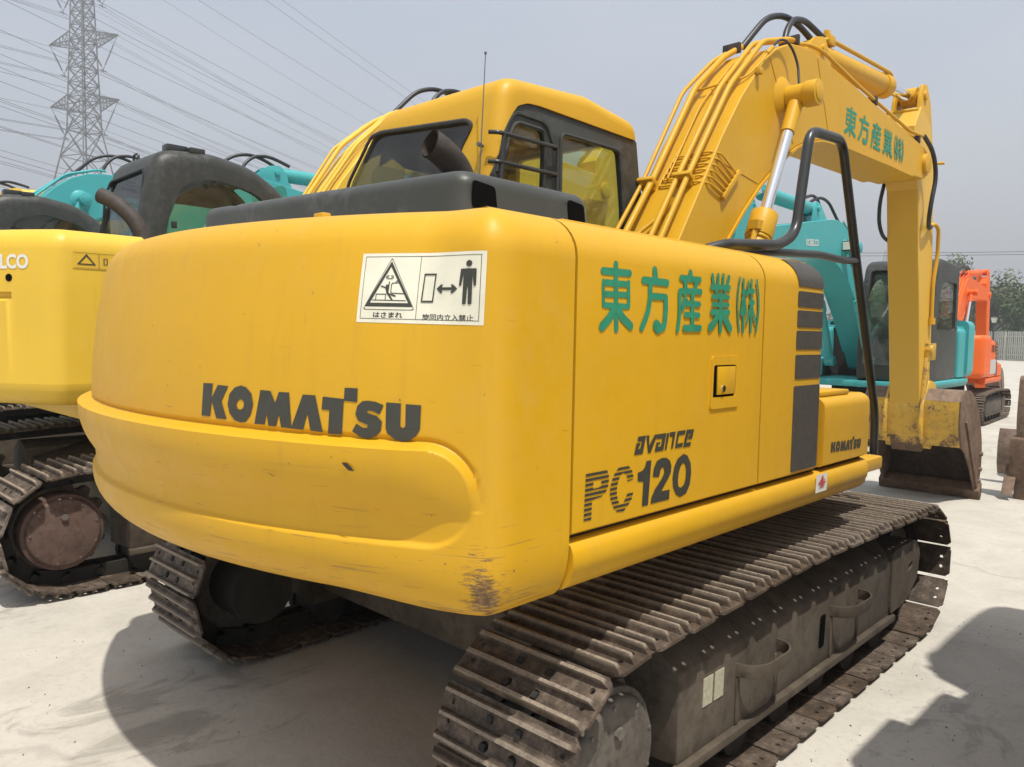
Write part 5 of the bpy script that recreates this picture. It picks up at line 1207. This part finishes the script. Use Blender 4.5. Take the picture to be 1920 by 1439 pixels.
T = [(-8, 7, 7.6, 8, 'leaf_pale', 'pale greyish tree at the right edge behind the fence'), (-1.0, 12, 7.4, 7.5, 'leaf_pale', 'pale leafy tree second from the right edge behind the fence'),
     (5.2, 8, 7.4, 7.4, 'leaf_olive', 'olive green round tree just right of the orange boom'), (11, 11, 7.0, 7, 'leaf_green', 'dark green tree directly behind the orange boom'),
     (14.5, 22, 11.0, 5.5, 'leaf_olive', 'taller thin tree rising above the orange boom'), (17.5, 8, 6.8, 7, 'leaf_green', 'dark green tree behind the teal cab'),
     (25, 10, 8.0, 8, 'leaf_olive', 'tree behind the yellow arm and the teal machine'), (32, 13, 10.6, 8, 'leaf_olive', 'tall tree showing between the teal boom and its cab'),
     (39, 9, 8.4, 8, 'leaf_green', 'dark tree left of the teal boom foot'), (46, 14, 9.0, 9, 'leaf_olive', 'tree hidden mostly by the yellow side panels')]
for i, (t, off, h, w, lf, lb) in enumerate(T): x, y = fpt(t, off); tree(x, y, h, w, lf, lb, 20+i, ls=.26 if lf != 'leaf_pale' else .2, n=3600)
# low bushes inside the green strip
hb = MB(); rn = random.Random(5); vs = []; fs = []
for i in range(15000):
    t = rn.uniform(-14, 60); off = 1.5+abs(rn.gauss(0, 3.2)); x, y = fpt(t, off); h = (.9+.7*sin(t*.9)+.5*sin(t*2.3+1))*rn.uniform(.2, 1.3)+.1; p = Vector((x, y, max(.05, h)))
    q = Quaternion((rn.gauss(0, 1), rn.gauss(0, 1), rn.gauss(0, 1), rn.gauss(0, 1))); q.normalize(); s = .18*rn.uniform(.5, 1.4); k = len(vs)
    vs += [p+q @ Vector(v) for v in ((-s, 0, 0), (0, -s*.5, 0), (s, 0, 0), (0, s*.5, 0))]; fs.append((k, k+1, k+2, k+3))
me = bpy.data.meshes.new('hedge_growth'); me.from_pydata(vs, [], fs); me.materials.append(MATS['leaf_green']); put('undergrowth', me, None, label='low green undergrowth along the far side of the fence', cat='undergrowth', kind='stuff')
# far tree belt on the horizon
vs = []; fs = []
for i in range(16000):
    t = rn.uniform(-60, 330); off = 60+rn.uniform(0, 14); x, y = fpt(t, off); h = (6.5+2.2*sin(t*.21)+1.6*sin(t*.53+2)+1.0*sin(t*1.4))*rn.uniform(.05, 1.0)**.6; p = Vector((x, y, max(.1, h)))
    q = Quaternion((rn.gauss(0, 1), rn.gauss(0, 1), rn.gauss(0, 1), rn.gauss(0, 1))); q.normalize(); s = .8*rn.uniform(.5, 1.4); k = len(vs)
    vs += [p+q @ Vector(v) for v in ((-s, 0, 0), (0, -s*.5, 0), (s, 0, 0), (0, s*.5, 0))]; fs.append((k, k+1, k+2, k+3))
me = bpy.data.meshes.new('far_wood'); me.from_pydata(vs, [], fs); me.materials.append(MATS['leaf_olive']); put('far_wood', me, None, label='distant belt of trees on the horizon', cat='wood', kind='stuff')

# loose grit and dried mud dropped on the concrete
rn = random.Random(11); vs = []; fs = []
for i in range(1100):
    if rn.random() < .5: x, y = rn.gauss(-.2, 1.3), rn.gauss(-1.9, .5)
    elif rn.random() < .6: x, y = 1.3+abs(rn.gauss(0, .25)), rn.uniform(-1.6, 1.9)
    else: x, y = rn.uniform(-5, 2.5), rn.uniform(-3, 8)
    s = .0018+.0055*rn.random()**4; k = len(vs); h = s*rn.uniform(.5, 1)
    vs += [(x+s*cos(a+rn.random()), y+s*sin(a)*rn.uniform(.6, 1.3), -.001) for a in (0, 1.57, 3.14, 4.71)]+[(x, y, h)]; fs += [(k, k+1, k+4), (k+1, k+2, k+4), (k+2, k+3, k+4), (k+3, k, k+4)]
me = bpy.data.meshes.new('grit'); me.from_pydata(vs, [], fs); me.materials.append(MATS['frame_steel']); put('grit', me, None, label='loose grit and dried mud crumbs lying on the concrete', cat='grit', kind='stuff')

# ---------------- thin summer haze
hm = bpy.data.materials.new('haze'); hm.use_nodes = True; ht = hm.node_tree; ht.nodes.clear(); ho = ht.nodes.new('ShaderNodeOutputMaterial'); pv = ht.nodes.new('ShaderNodeVolumePrincipled')
pv.inputs['Color'].default_value = (.95, .96, .98, 1); pv.inputs['Density'].default_value = .0022; pv.inputs['Anisotropy'].default_value = .3
ht.links.new(pv.outputs[0], ho.inputs['Volume']); MATS['haze'] = hm
MB().box(-610, 610, -610, 910, -1.0, 95).build('haze', 'haze', None, smooth=0, kind='stuff', label='thin pale summer haze filling the air', cat='haze')
